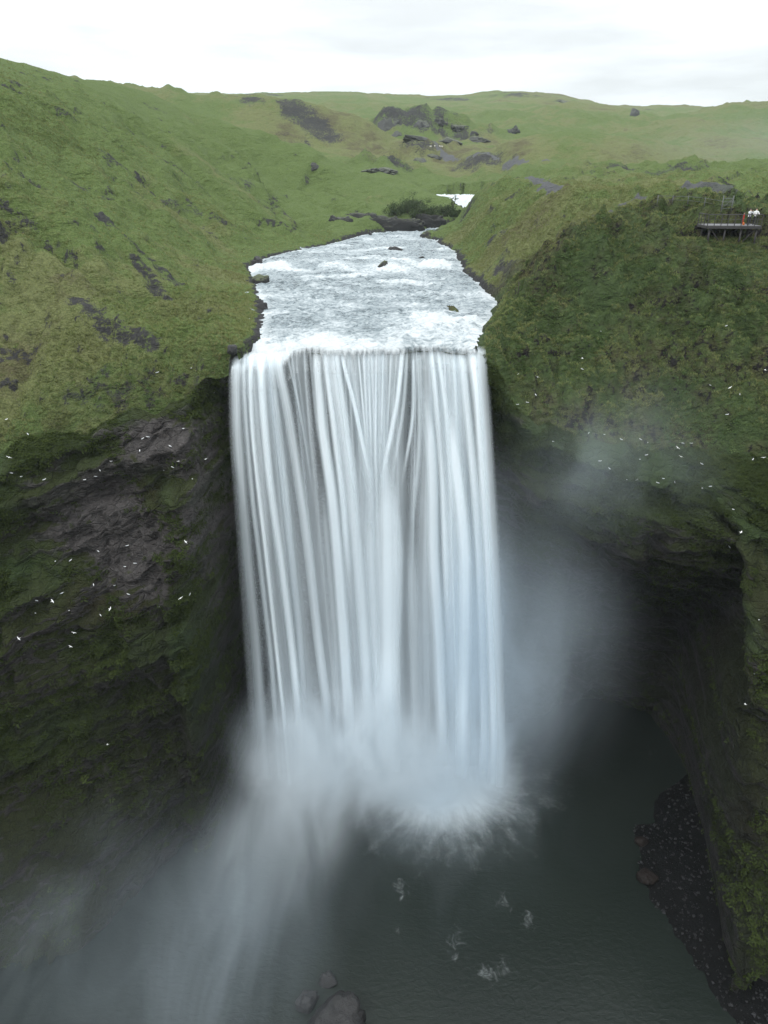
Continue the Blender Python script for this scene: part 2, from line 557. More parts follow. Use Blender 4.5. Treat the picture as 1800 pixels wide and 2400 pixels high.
rel = rel + onface * (xx > 8) * 2.0 * np.clip(.6 + pn(xx * .12, yy * .12, 0, 163), 0, 1) * (sst(.55, .95, tf) - tf) * 1.2 * sst(0, 3, dbank)
zz = hz + rel * sst(0, 2.5, DY)[:, None]
shelf = np.where((xx > 33.5) & (xx < 45.5), np.where(yy < 17.2, 9.0 - .75 * np.clip(14.5 - yy, 0, None), 99), 99)
zz = np.minimum(zz, shelf)
zz = np.where(~ins & (dbank < 3) & (yy > 3), np.maximum(zz, zw(yy) + .1), zz)
V_up = np.stack([xx, yy, zz], -1)


SCREE = [[(1445, 429), (1500, 427), (1560, 435), (1620, 444)], [(235, 500), (290, 545), (345, 595), (400, 625)], [(310, 590), (350, 640)], [(165, 650), (230, 715), (330, 770)],
         [(1065, 515), (1090, 508)], [(1110, 600), (1080, 560), (1040, 590)], [(1275, 600), (1290, 650), (1300, 690)], [(1480, 600), (1465, 660)],
         [(1330, 655), (1345, 662)], [(960, 500), (1000, 470)], [(1150, 620), (1210, 560)], [(1190, 580), (1290, 470)]]
SCREE_FAR = [[(525, 210), (590, 222), (640, 240), (690, 275)], [(700, 295), (725, 310)], [(620, 300), (640, 308)], [(1345, 357), (1420, 362), (1500, 355)], [(1000, 345), (1060, 352)],
             [(835, 268), (870, 285), (890, 300)], [(890, 262), (930, 275)], [(950, 265), (975, 275)], [(945, 300), (985, 300)], [(1010, 298), (1055, 303)],
             [(790, 365), (850, 370)], [(870, 345), (940, 330)], [(560, 205), (600, 208)], [(310, 186), (370, 190)], [(1090, 205), (1130, 208)], [(1220, 220), (1260, 226)], [(1380, 238), (1450, 240)], [(940, 213), (980, 216)]]
STREAK = [[(0, 365), (45, 375), (100, 405)], [(165, 407), (250, 425)], [(200, 360), (270, 365)], [(330, 405), (420, 440)], [(500, 395), (580, 420), (620, 470)], [(400, 420), (470, 500)],
          [(160, 175), (200, 195)], [(310, 215), (400, 260)]]
DRYP = [[(20, 700), (120, 760), (230, 800)], [(40, 560), (130, 620)], [(300, 420), (420, 470), (470, 520)], [(500, 400), (560, 440)], [(400, 560), (500, 600)],
        [(0, 800), (150, 820)], [(1050, 560), (1150, 480)], [(1100, 600), (1250, 480)], [(980, 520), (1090, 430)], [(700, 260), (800, 320), (850, 350)], [(930, 330), (1080, 340)], [(1350, 340), (1659, 320)], [(1200, 420), (1500, 410)]]
PATH = [[(1156, 391), (1166, 403), (1190, 413), (1203, 420)], [(1275, 459), (1318, 456), (1345, 446), (1372, 438)], [(1432, 436), (1480, 438), (1520, 440), (1562, 443), (1567, 452), (1582, 464), (1600, 470)]]
TRACK = [[(935, 339), (1010, 340), (1070, 345), (1110, 353), (1180, 348)]]
sub = (yy < 1300)
rock = np.maximum(mask_of(SCREE, 1.1, .8, xx, yy), mask_of(SCREE_FAR, 2.2, 1.6, xx, yy) * (.35 + .75 * sst(-.35, .35, fbm(xx * .07, yy * .05, 0, 4, 171))))
rock = np.maximum(rock, .75 * mask_of(STREAK, .7, .6, xx, yy))
rock = np.maximum(rock, 1.3 * (1 - sst(.25, 1.15, dbank)) * sst(0, 2, yy))
gz = np.gradient(zz, axis=0) / (np.gradient(yy, axis=0) + 1e-6)
gx = np.gradient(zz, axis=1) / (np.gradient(xx, axis=1) + 1e-6)
steep = np.hypot(gx, gz)
rock = np.maximum(rock, .78 * sca * sst(.72, .84, scf))
rock = np.maximum(rock, .8 * sst(1.35, 2.2, steep))
dry = mask_of(DRYP, 4.5, 4.0, xx, yy) * .85 + .4 * sst(300, 800, yy)
dry = dry + .65 * np.where((xx < 60) & (yy > 232) & (yy < 470), 1, 0) * sst(-.5, .3, fbm(xx * .03, yy * .03, 0, 3, 191)) + .6 * sst(80, 140, xx) * sst(250, 380, yy) * sst(-.5, .3, fbm(xx * .02, yy * .02, 0, 3, 192))
dry = dry - .5 * np.where((yy > 60) & (yy < 230) & (xx < 30), 1, 0)
dry = dry + .35 * np.where(~isleft & (dbank < 20) & (yy < 140), 1, 0)
path = np.maximum(mask_of(PATH, .85, .5, xx, yy), mask_of(TRACK, .28, .22, xx, yy) * .7)
# the steep damp face under the path, greener and darker plants
face = rim_z(xx) + (.60 + .27 * sst(14, 31, xx)) * (yy - rim_y(xx)) + .02 * np.clip(yy - 5, 0, 50) ** 2
moss = np.where((xx > 8), sst(2.2, .2, hz - face) * sst(40, 24, yy), 0) + np.where(xx < -14, sst(6.0, -1.5, yy - RY[None]) * .55, 0)
moss = np.clip(moss + .0, 0, 1)

# cliff rows, from the rim down
NL = 285
tt = np.linspace(0, 1, NL)
z_top = zz[0]
zc = z_top[None] * (1 - tt[:, None]) + (-61.5) * tt[:, None]
xcl = np.repeat(XC[None], NL, 0)
fy = F0(xcl, zc)
dep = z_top[None] - zc
A = sst(0, 2.5, dep)
tilt = np.where(xcl < -10, -.38, .28) * xcl
st = ridged(xcl * .06, fy * .05, (zc + tilt) * .34, 3, 61)
block = fbm(xcl * .16, fy * .12, zc * .16, 4, 71)
det = fbm(xcl * .55, fy * .4, zc * .6, 4, 81)
onbutt = sst(31, 34, xcl) * sst(-10, -14, zc)
vert = ridged(xcl * .33, fy * .2, zc * .045, 3, 91)
dy_ = -1.15 * (st - .3) * (1 - .4 * onbutt) - 1.9 * block - .75 * det - .8 * (vert - .3) * np.clip(.35 + onbutt + sst(-30, -24, xcl) * 0 + .5 * sst(-34, -40, xcl), 0, 1)
hidden = sst(-17.5, -14, xcl) * (1 - sst(8, 11, xcl))
puff = np.abs(pn(xcl * .42, fy * .3, zc * .5, 95)) * 1.25 + np.abs(pn(xcl * .95, fy * .6, zc * 1.1, 96)) * .55 + np.abs(pn(xcl * 2.1, fy, zc * 2.3, 97)) * .22
bare = np.exp(-(((xcl + 26) / 8) ** 2 + ((zc + .38 * (xcl + 26) + 16) / 5.5) ** 2) * .9)
bare = np.maximum(bare, np.exp(-(((xcl + 22) / 4) ** 2 + ((zc + 8) / 2.6) ** 2)))
bare = np.clip(bare * 1.4 + .5 * fbm(xcl * .25, 1, zc * .4, 3, 98) - .1, 0, 1)
def layers(per, sd, sharp=1.0):
    L = (zc + tilt * .9 + 1.3 * fbm(xcl * .07, .5, zc * .05, 3, sd)) / per
    k = np.floor(L); f = L - k
    a = .55 + .9 * pn(xcl * .11, k * 3.7, sd, sd) + .5 * pn(xcl * .45, k * 5.1, sd, sd + 1)
    return np.clip(a, 0, 1.4) * f ** sharp


lay = 1.9 * layers(4.6, 150) + .8 * layers(1.7, 153) + .3 * layers(.7, 156)
joint = np.abs(pn(xcl * .55 + .4 * pn(0, 0, zc * .3, 160), .7, zc * .05, 159)) * 1.1
isl = sst(-8, -12, xcl)
big_ledge = fbm(xcl * .055, 2.2, (zc + tilt) * .10, 3, 99)
dy_ = dy_ * (.35 + .2 * bare) - (lay - 1.1) * (.95 - .25 * onbutt) - .7 * (joint - .3) - (puff - .45) * (1 - .85 * bare) * np.where(xcl < 0, .65, 1.15) - 2.4 * big_ledge
dy_ = dy_ * (1 - .75 * hidden)
edge_b = np.interp(zc, [-62, -50, -40, -26, -16, -10], [31.2, 31.0, 31.4, 32.2, 33.6, 35.0])
hollow = 10.5 * sst(-13, -22, zc) * np.where(xcl < edge_b + 1.6, np.exp(-np.clip(edge_b - xcl, 0, None) / 7.0), 0) * (1 - sst(-1.3, 1.6, xcl - edge_b))
hollow = hollow * sst(10, 14, xcl)
fy2 = fy + A * dy_
fx2 = xcl + hollow + A * .5 * fbm(xcl * .4, fy * .3, zc * .4, 3, 101)
fz2 = zc + A * .45 * fbm(xcl * .5, fy * .3, zc * .5, 3, 111)
fy2[0] = yy[0]; fx2[0] = xx[0]; fz2[0] = zz[0]
V_cl = np.stack([fx2, fy2, fz2], -1)

# hills
me = new_mesh('hills', V_up.reshape(-1, 3), quads=gridq(NU, NC))
smooth(me)
for nme, a in (('rock', rock), ('dry', dry), ('path', path), ('moss', moss)):
    attr(me, nme, a)
hills = tag(link('hills', me, M_LAND), kind='structure')
me = new_mesh('cliff', V_cl.reshape(-1, 3), quads=gridq(NL, NC)[:, ::-1])
smooth(me)
def blob(cx, cz, rx_, rz_): return np.exp(-((xcl - cx) / rx_) ** 2 - ((zc - cz) / rz_) ** 2)
spots = blob(-39, -10, 8, 4) + blob(-40, -19, 7, 2.5) + 1.1 * blob(-20.2, -26, 1.3, 13) + blob(-23.5, -12.5, 2.6, 2.2) + .7 * blob(-36, -36, 8, 3) + .6 * blob(-26, -27, 5, 2.2)
lush = np.clip(1.0 * spots + 1.2 * sst(9, 1, dep) * np.where(xcl > 0, 1, .25) + .9 * sst(.15, .6, fbm(xcl * .11, 3, zc * .14, 3, 121)) * np.where(xcl > 0, 1, .45) * sst(-46, -20, zc), 0, 1)
# bare grey rock band of the left wall
mossc = .45 + .8 * spots + .3 * onbutt - 1.2 * bare - .3 * hidden - .25 * sst(-30, -50, zc)
wet = np.maximum(sst(1.5, .6, np.sqrt(((xcl + 1) / 36) ** 2 + ((zc + 60) / 34) ** 2)), sst(1.5, .7, np.sqrt(((xcl - 22) / 14) ** 2 + ((zc + 46) / 26) ** 2)))  # soaked by spray, plus painted shade for the lower walls and right alcove
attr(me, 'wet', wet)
attr(me, 'moss', mossc); attr(me, 'lush', lush * (1 - np.clip(bare * 1.5, 0, 1)) * .85)
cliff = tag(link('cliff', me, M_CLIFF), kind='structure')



# ------------------------------------------------------------------ small plants
def plant_material(name, a, b, c):
    t = NT(name)
    v = t.attr('var'); hgt = t.attr('tip')
    col = t.mix(t.ramp(v, 0, .6), a, b)
    col = t.mix(t.ramp(v, .7, 1.0), col, c)
    col = t.mix(t.math('MULTIPLY', hgt, .35), col, tuple(min(1, x * 1.5) for x in c))
    d = t.n('BsdfDiffuse', {'Color': col})
    tr = t.n('BsdfTranslucent', {'Color': col})
    mx = t.n('MixShader', {0: .3, 1: d.outputs[0], 2: tr.outputs[0]})
    t.t.links.new(mx.outputs[0], t.out.inputs[0])
    return t.m


def surf(Vg):
    """cell centres, normals and areas of a grid of points"""
    a, b, c, d_ = Vg[:-1, :-1], Vg[:-1, 1:], Vg[1:, 1:], Vg[1:, :-1]
    n = np.cross(c - a, d_ - b)
    ar = np.linalg.norm(n, axis=-1)
    n = n / (ar[..., None] + 1e-9)
    return a, b, c, d_, n, ar * .5


def cell(a):
    return .25 * (a[:-1, :-1] + a[1:, :-1] + a[:-1, 1:] + a[1:, 1:])


def scatter(name, Vg, weight, count, template, tips, tris, size, mat, upbias, label_kind='stuff', flip=1, colour=None):
    a, b, c, d_, n, ar = surf(Vg)
    n = n * flip
    w = (ar * weight).ravel(); w = np.clip(w, 0, None); w /= w.sum()
    pick = rng.choice(len(w), count, p=w)
    r1, r2 = rng.random((2, count, 1))
    A, B, C, D = (q_.reshape(-1, 3)[pick] for q_ in (a, b, c, d_))
    pos = (A * (1 - r1) + B * r1) * (1 - r2) + (D * (1 - r1) + C * r1) * r2
    N = n.reshape(-1, 3)[pick]
    up = N * (1 - upbias) + np.array([0, 0, upbias])
    up /= np.linalg.norm(up, axis=1)[:, None]
    th = rng.uniform(0, 2 * math.pi, count)
    t0 = np.stack([np.cos(th), np.sin(th), np.zeros(count)], -1)
    tx = np.cross(up, t0); tx /= np.linalg.norm(tx, axis=1)[:, None] + 1e-9
    ty = np.cross(up, tx)
    sc = rng.uniform(size[0], size[1], count) * rng.uniform(.7, 1.2, count)
    T = np.asarray(template)
    V = pos[:, None] + sc[:, None, None] * (T[None, :, 0, None] * tx[:, None] + T[None, :, 1, None] * ty[:, None] + T[None, :, 2, None] * up[:, None])
    V += rng.normal(scale=.06, size=V.shape) * sc[:, None, None] - N[:, None] * .04
    tr_ = (np.asarray(tris)[None] + (np.arange(count) * len(T))[:, None, None]).reshape(-1, 3)
    me = new_mesh(name, V.reshape(-1, 3), tris=tr_)
    patchy = .5 + .5 * fbm(pos[:, 0] * .12, pos[:, 1] * .12, pos[:, 2] * .12, 3, 201)
    var = np.clip(patchy * .7 + rng.uniform(0, .45, count), 0, 1)
    attr(me, 'var', np.repeat(var, len(T)))
    attr(me, 'tip', np.tile(tips, count))
    o = link(name, me, mat)
    tag(o, kind='stuff')
    return o


def blades(k, spread, lean, h=1.0, w=.16):
    V, T, tp = [], [], []
    for i in range(k):
        a_ = 2 * math.pi * i / k + .4 * (i % 2)
        cx, cy = math.cos(a_), math.sin(a_)
        bx, by = cx * spread * .3, cy * spread * .3
        j = len(V)
        V += [(bx - cy * w, by + cx * w, 0), (bx + cy * w, by - cx * w, 0), (bx + cx * lean, by + cy * lean, h * (.75 + .35 * ((i * 7) % 5) / 4))]
        tp += [0, 0, 1]
        T.append((j, j + 1, j + 2))
    return V, tp, T


def rosette(k):
    V, T, tp = [], [], []
    for i in range(k):
        a_ = 2.4 * i
        e_ = .25 + .75 * (i / k)
        cx, cy = math.cos(a_), math.sin(a_)
        r_ = .25 + .5 * (1 - i / k); z_ = .15 + .75 * e_
        l_, w_ = .42, .26
        j = len(V)
        V += [(cx * r_ * .4, cy * r_ * .4, z_ - .12), (cx * (r_ + l_ * .45) - cy * w_, cy * (r_ + l_ * .45) + cx * w_, z_ + .04), (cx * (r_ + l_), cy * (r_ + l_), z_ - .10), (cx * (r_ + l_ * .45) + cy * w_, cy * (r_ + l_ * .45) - cx * w_, z_ + .04)]
        tp += [0, .6, 1, .6]
        T += [(j, j + 1, j + 2), (j, j + 2, j + 3)]
    return V, tp, T


b_v, b_t, b_f = blades(6, .9, .55, 1.0, .17)
vis = np.where((yy > -14) & (yy < 130) & (np.abs(xx) < 62 + .4 * yy) & ~ins & (dbank > .35), 1.0, 0.0)
wt = cell(vis * np.clip(1 - 1.25 * rock, 0, 1) * (1 - np.clip(path * 1.6, 0, 1)) * (.25 + 1.0 * rough + .3 * onface) * np.clip(95 / Yd, 0, 1) ** .8 * sst(130, 80, yy))
scatter('grass', V_up, wt, 80000, b_v, b_t, b_f, (.14, .34), plant_material('meadow_grass', (.11, .18, .05), (.16, .185, .07), (.20, .195, .09)), .7)
r_v, r_t, r_f = rosette(7)
wl_ = cell(np.where((np.abs(xx) < 60) & (yy < 30) & ~ins & (dbank > 1), onface, 0) * (.08 + sst(-.1, .35, fbm(xx * .16, yy * .16, 0, 3, 211))))
scatter('undergrowth', V_up, wl_, 12000, r_v, r_t, r_f, (.13, .32), plant_material('damp_leaves', (.052, .050, .020), (.044, .080, .026), (.11, .145, .055)), .6)
wc = cell((1 - .6 * wet) * (.10 + 1.0 * lush + .35 * sst(0, .5, mossc) + .5 * onbutt) * (1 - hidden) * (1 - .9 * bare) * sst(-.25, .3, fbm(xcl * .18, 5, zc * .22, 3, 221)) * np.where(np.abs(xcl) < 56, 1, 0) * sst(-59, -50, zc))
scatter('undergrowth', V_cl, wc, 42000, r_v, r_t, r_f, (.15, .38), plant_material('cliff_leaves', (.018, .025, .008), (.028, .040, .012), (.060, .078, .025)), .55, flip=-1)


def river_material():
    t = NT('white_river_water')
    P = t.pos()
    warp = t.noise(P, .5, 3, .6)
    w3 = t.n('CombineXYZ', {0: t.math('MULTIPLY', warp, 2.2), 1: t.math('MULTIPLY', warp, 1.6), 2: 0.0})
    Q = t.n('VectorMath', {0: P, 1: w3}, operation='ADD').outputs[0]
    a = t.noise(t.n('VectorMath', {0: Q, 1: (.42, .95, .6)}, operation='MULTIPLY'), 1.0, 7, .66, .5)
    b = t.noise(t.n('VectorMath', {0: Q, 1: (1.2, 2.2, 1)}, operation='MULTIPLY'), 1.1, 5, .7, .8)
    big = t.noise(P, .12, 3, .6)
    rid = t.math('SUBTRACT', 1.0, t.math('ABSOLUTE', t.math('MULTIPLY', t.math('SUBTRACT', a, .5), 4.5)))
    f = t.math('ADD', t.math('MULTIPLY', rid, .55), t.math('MULTIPLY', t.math('SUBTRACT', b, .5), 2.0))
    f = t.math('ADD', f, t.math('MULTIPLY', t.math('SUBTRACT', big, .5), 1.1))
    f = t.math('ADD', f, t.math('MULTIPLY', t.attr('foam'), .9))
    c = t.mix(t.ramp(f, -.25, .5), (.050, .074, .084), (.22, .265, .285))
    c = t.mix(t.ramp(f, .22, .95), c, (.56, .595, .61))
    h = t.math('ADD', t.math('MULTIPLY', a, .8), t.math('MULTIPLY', b, .35))
    nd = t.bsdf(c, t.ramp(f, 0, .6, .18, .75), t.bump(h, 1.0, .5), .45)
    fr = t.noise(t.pos((2.2, .15, .4)), 1.0, 3, .6)
    al = t.ramp(t.math('ADD', t.attr('over'), t.math('MULTIPLY', t.math('SUBTRACT', fr, .5), 1.0)), .45, 1.1, 1.0, 0.0)
    t.set(nd, 'Alpha', al)
    return t.m


def fall_material():
    t = NT('falling_water')
    uv = t.n('UVMap').outputs[0]
    s = t.n('SeparateXYZ', {0: uv})
    X, Y = s.outputs[0], s.outputs[1]           # metres across the stream, metres along it
    e = t.attr('edge')                          # -1 .. 1 across
    den = t.attr('dens')
    idn = t.attr('rid')
    v1 = t.n('CombineXYZ', {0: t.math('MULTIPLY', X, 1.0), 1: t.math('MULTIPLY', Y, .012), 2: idn})
    v2 = t.n('CombineXYZ', {0: t.math('MULTIPLY', X, 1.0), 1: t.math('MULTIPLY', Y, .03), 2: t.math('ADD', idn, 40.0)})
    n1 = t.noise(v1, .55, 2, .5)
    n2 = t.noise(v2, 4.0, 3, .55)
    wf = t.ramp(Y, 3.0, 26.0, .34, .06)
    st = t.math('ADD', t.math('MULTIPLY', n1, t.math('SUBTRACT', 1.0, wf)), t.math('MULTIPLY', n2, wf))
    st = t.ramp(st, .30, .66, .55, 1.25)
    prof = t.math('SUBTRACT', 1.0, t.math('MULTIPLY', e, e))
    prof = t.math('POWER', t.math('MAXIMUM', prof, 0.0), 1.7)
    a = t.math('MULTIPLY', t.math('MULTIPLY', t.math('MULTIPLY', den, 1.3), prof), st, clamp=True)
    d = t.n('BsdfDiffuse', {'Color': (.87, .94, .98, 1)})
    tr = t.n('BsdfTranslucent', {'Color': (.85, .93, .98, 1)})
    m1 = t.n('MixShader', {0: .2, 1: d.outputs[0], 2: tr.outputs[0]})
    tp = t.n('BsdfTransparent')
    m2 = t.n('MixShader', {0: a, 1: tp.outputs[0], 2: m1.outputs[0]})
    t.t.links.new(m2.outputs[0], t.out.inputs[0])
    return t.m


M_RIVER = river_material()
M_FALL = fall_material()

# river: a sheet with standing waves that bends over the lip
gx_ = np.arange(-30, 48, .3)
gy_ = np.concatenate([np.arange(-1.9, 60, .22), np.arange(60, 207, .4)])
rx, ry = np.meshgrid(gx_, gy_)
ry = ry + (rim_y(gx_)[None] + .4) * sst(9, -1, ry)
rin = inside(rx, ry, RIVER)
rd = np.minimum(seg_dist(rx, ry, L_BANK)[0], seg_dist(rx, ry, R_BANK)[0])
lip = rim_y(rx)
foam = 1.0 * np.exp(-((ry - 60 - 4.5 * pn(rx * .13, 1, 0, 4) - 1.5 * pn(rx * .5, 1, 0)) / 3.0) ** 2) * (.25 + 1.1 * sst(-.3, .4, pn(rx * .22, 3, 0, 5))) * (.5 + .7 * sst(-2, 6, rx) + .4 * sst(-16, -20, rx))
foam += .75 * sst(8, .5, ry - lip) * (.25 + .9 * sst(-.35, .35, pn(rx * .28, ry * .12, 0, 14))) + .5 * drop_left(rx, ry) + .25 * sst(1.6, .2, rd) + .8 * sst(140, 150, ry)
foam += .45 * np.exp(-((rx - 7) / 5) ** 2 - ((ry - 10) / 7) ** 2)
foam += .5 * (sst(.1, .6, pn(rx * .12, ry * .16, 0, 6)) - .25) * sst(0, 8, ry)
wav = .24 * ridged(rx * .33, ry * .55, 0, 3, 131) + .17 * fbm(rx * .8, ry * 1.3, 0, 3, 141)
wav = wav * (1 + 1.2 * np.clip(foam, 0, 1)) * sst(0, 1.5, rd)
rz = zw(ry) - drop_left(rx, ry) + wav * sst(-.5, 2, ry - lip)
over = np.clip(lip + 1.3 - ry, 0, None)
rz = rz - .17 * over ** 2.6
keep = rin | (rd < np.where(ry < 5, np.where(rx > 0, .05, .5), 2.6))
idx = -np.ones(rx.shape, int)
kq = keep[:-1, :-1] & keep[:-1, 1:] & keep[1:, 1:] & keep[1:, :-1]
q = gridq(*rx.shape)[kq.ravel()]
u_, inv = np.unique(q.ravel(), return_inverse=True)
me = new_mesh('river', np.stack([rx, ry, rz], -1).reshape(-1, 3)[u_], quads=inv.reshape(-1, 4))
smooth(me); attr(me, 'foam', foam.ravel()[u_]); attr(me, 'over', sst(.5, 2.2, over).ravel()[u_])
tag(link('river', me, M_RIVER), kind='structure')

# the fall: many long streams, each a curved ribbon with its own throw
STREAMS = [  # points measured on an enlarged view, half width there, density
    ([(130, 150), (135, 500), (165, 900), (190, 1232), (235, 1700), (270, 2200)], 42, .55),
    ([(205, 148), (215, 500), (245, 800), (295, 1232), (340, 1650), (395, 2150)], 17, .85),
    ([(260, 150), (280, 450), (310, 800), (370, 1232), (430, 1700), (470, 2100)], 32, .95),
    ([(310, 146), (345, 450), (390, 800), (430, 1232), (470, 1600), (500, 2100)], 32, .85),
    ([(345, 150), (400, 350), (440, 600), (500, 1000), (530, 1232), (580, 1700), (620, 2000)], 36, .6),
    ([(240, 148), (290, 600), (350, 1232), (420, 1800), (460, 2200)], 165, .5),
    ([(165, 150), (180, 500), (215, 900), (255, 1232), (320, 1800), (350, 2200)], 22, .55),
    ([(400, 90), (480, 400), (540, 800), (570, 1000)], 11, .3), ([(450, 80), (510, 500), (550, 900)], 9, .3), ([(500, 75), (530, 500), (570, 900)], 9, .3), ([(430, 85), (500, 600)], 9, .25),
    ([(535, 85), (555, 300), (590, 700)], 12, .35),
    ([(575, 110), (600, 500), (660, 900), (690, 1232), (725, 1700), (750, 2150)], 44, 1.0),
    ([(620, 100), (670, 500), (720, 900), (745, 1232), (770, 1600)], 28, .85),
    ([(680, 100), (730, 450), (775, 800), (805, 1050)], 24, .7),
    ([(705, 110), (780, 370), (850, 720), (885, 880)], 17, .85),
    ([(650, 100), (700, 400), (760, 800), (800, 1232), (840, 1700), (860, 2100)], 50, .55),
    ([(740, 75), (800, 400), (860, 800), (890, 1100)], 40, .45),
    ([(800, 60), (860, 720)], 9, .5), ([(830, 60), (868, 720)], 8, .5), ([(860, 60), (880, 760)], 9, .6), ([(905, 60), (900, 820)], 10, .7), ([(945, 65), (930, 700)], 9, .5), ([(990, 70), (960, 700)], 9, .5), ([(1020, 80), (985, 650)], 8, .4),
    ([(900, 60), (915, 500), (925, 1000)], 110, .38),
    ([(1050, 90), (1030, 350), (980, 600), (940, 800), (930, 950)], 20, .8),
    ([(1110, 120), (1115, 450), (1090, 600), (1060, 750), (1040, 900)], 15, .7),
    ([(1075, 100), (1060, 400), (1010, 700), (985, 900)], 16, .5),
    ([(1140, 110), (1150, 500), (1130, 800), (1100, 1100), (1090, 1232)], 26, .5),
    ([(955, 560), (960, 800), (962, 1000), (965, 1232), (970, 1700), (960, 2200)], (8, 40, 80, 105, 80, 100), .62),
    ([(975, 640), (1000, 900), (1010, 1232), (1000, 1800), (990, 2200)], (10, 40, 65, 50, 65), .55),
    ([(860, 850), (870, 1232), (900, 1700), (930, 2200)], 45, .5),
    ([(1160, 225), (1200, 500), (1220, 800), (1220, 1232), (1250, 1700), (1270, 2250)], 48, .95),
    ([(1210, 100), (1240, 400), (1270, 800), (1290, 1232), (1310, 1800)], 22, .7),
    ([(1250, 105), (1290, 400), (1320, 800), (1330, 1232)], 20, .5),
    ([(1320, 295), (1330, 600), (1380, 1000), (1400, 1232), (1400, 1700), (1390, 2250)], 52, .9),
    ([(1440, 105), (1470, 350), (1500, 800), (1525, 1232), (1545, 1700), (1560, 2250)], 42, .85),
    ([(1380, 110), (1420, 500), (1460, 900), (1480, 1232), (1500, 1700), (1510, 2250)], 36, .85),
    ([(1330, 110), (1350, 500), (1370, 900), (1400, 1232), (1420, 1800), (1430, 2250)], 140, .55),
    ([(1470, 105), (1490, 400), (1520, 900), (1560, 1500), (1590, 2250)], 26, .4),
    ([(1190, 100), (1200, 500), (1180, 1000), (1170, 1500), (1180, 2200)], 60, .4),
    ([(1090, 1000), (1110, 1500), (1130, 2200)], 55, .32),
    ([(470, 85), (520, 600), (580, 1232), (640, 2000)], 80, .2),
    ([(600, 700), (640, 1232), (680, 1700), (700, 2200)], 30, .28),
    ([(870, 60), (880, 500), (890, 1232), (920, 2200)], 330, .58),
    ([(1280, 90), (1300, 500), (1330, 1232), (1350, 2250)], 230, .62),
    ([(330, 148), (400, 600), (460, 1232), (540, 2200)], 200, .14),
    ([(112, 160), (120, 600), (165, 1232), (230, 2200)], 40, .22), ([(1490, 110), (1520, 600), (1560, 1232), (1600, 2250)], 45, .28),
]
# slender threads between the streams
for k in range(60):
    x0 = rng.uniform(120, 1480)
    if 390 < x0 < 560 and rng.random() < .5: continue
    lobe = x0 < 350
    y0 = 148 if lobe else 85 + 25 * (x0 > 1150)
    if lobe: x1 = np.interp(x0, [120, 350], [235, 590])
    elif x0 < 760: x1 = np.interp(x0, [350, 560, 760], [600, 725, 870])
    elif x0 < 1130: x1 = np.interp(x0, [760, 1130], [870, 1090])
    else: x1 = np.interp(x0, [1130, 1480], [1200, 1560])
    ln = rng.uniform(.35, 1.0)
    f = np.linspace(0, ln, 5)
    STREAMS.append(([(x0 + (x1 - x0) * q_ + rng.normal() * 2, y0 + (2150 - y0) * q_) for q_ in f], rng.uniform(6, 20), rng.uniform(.10, .34)))

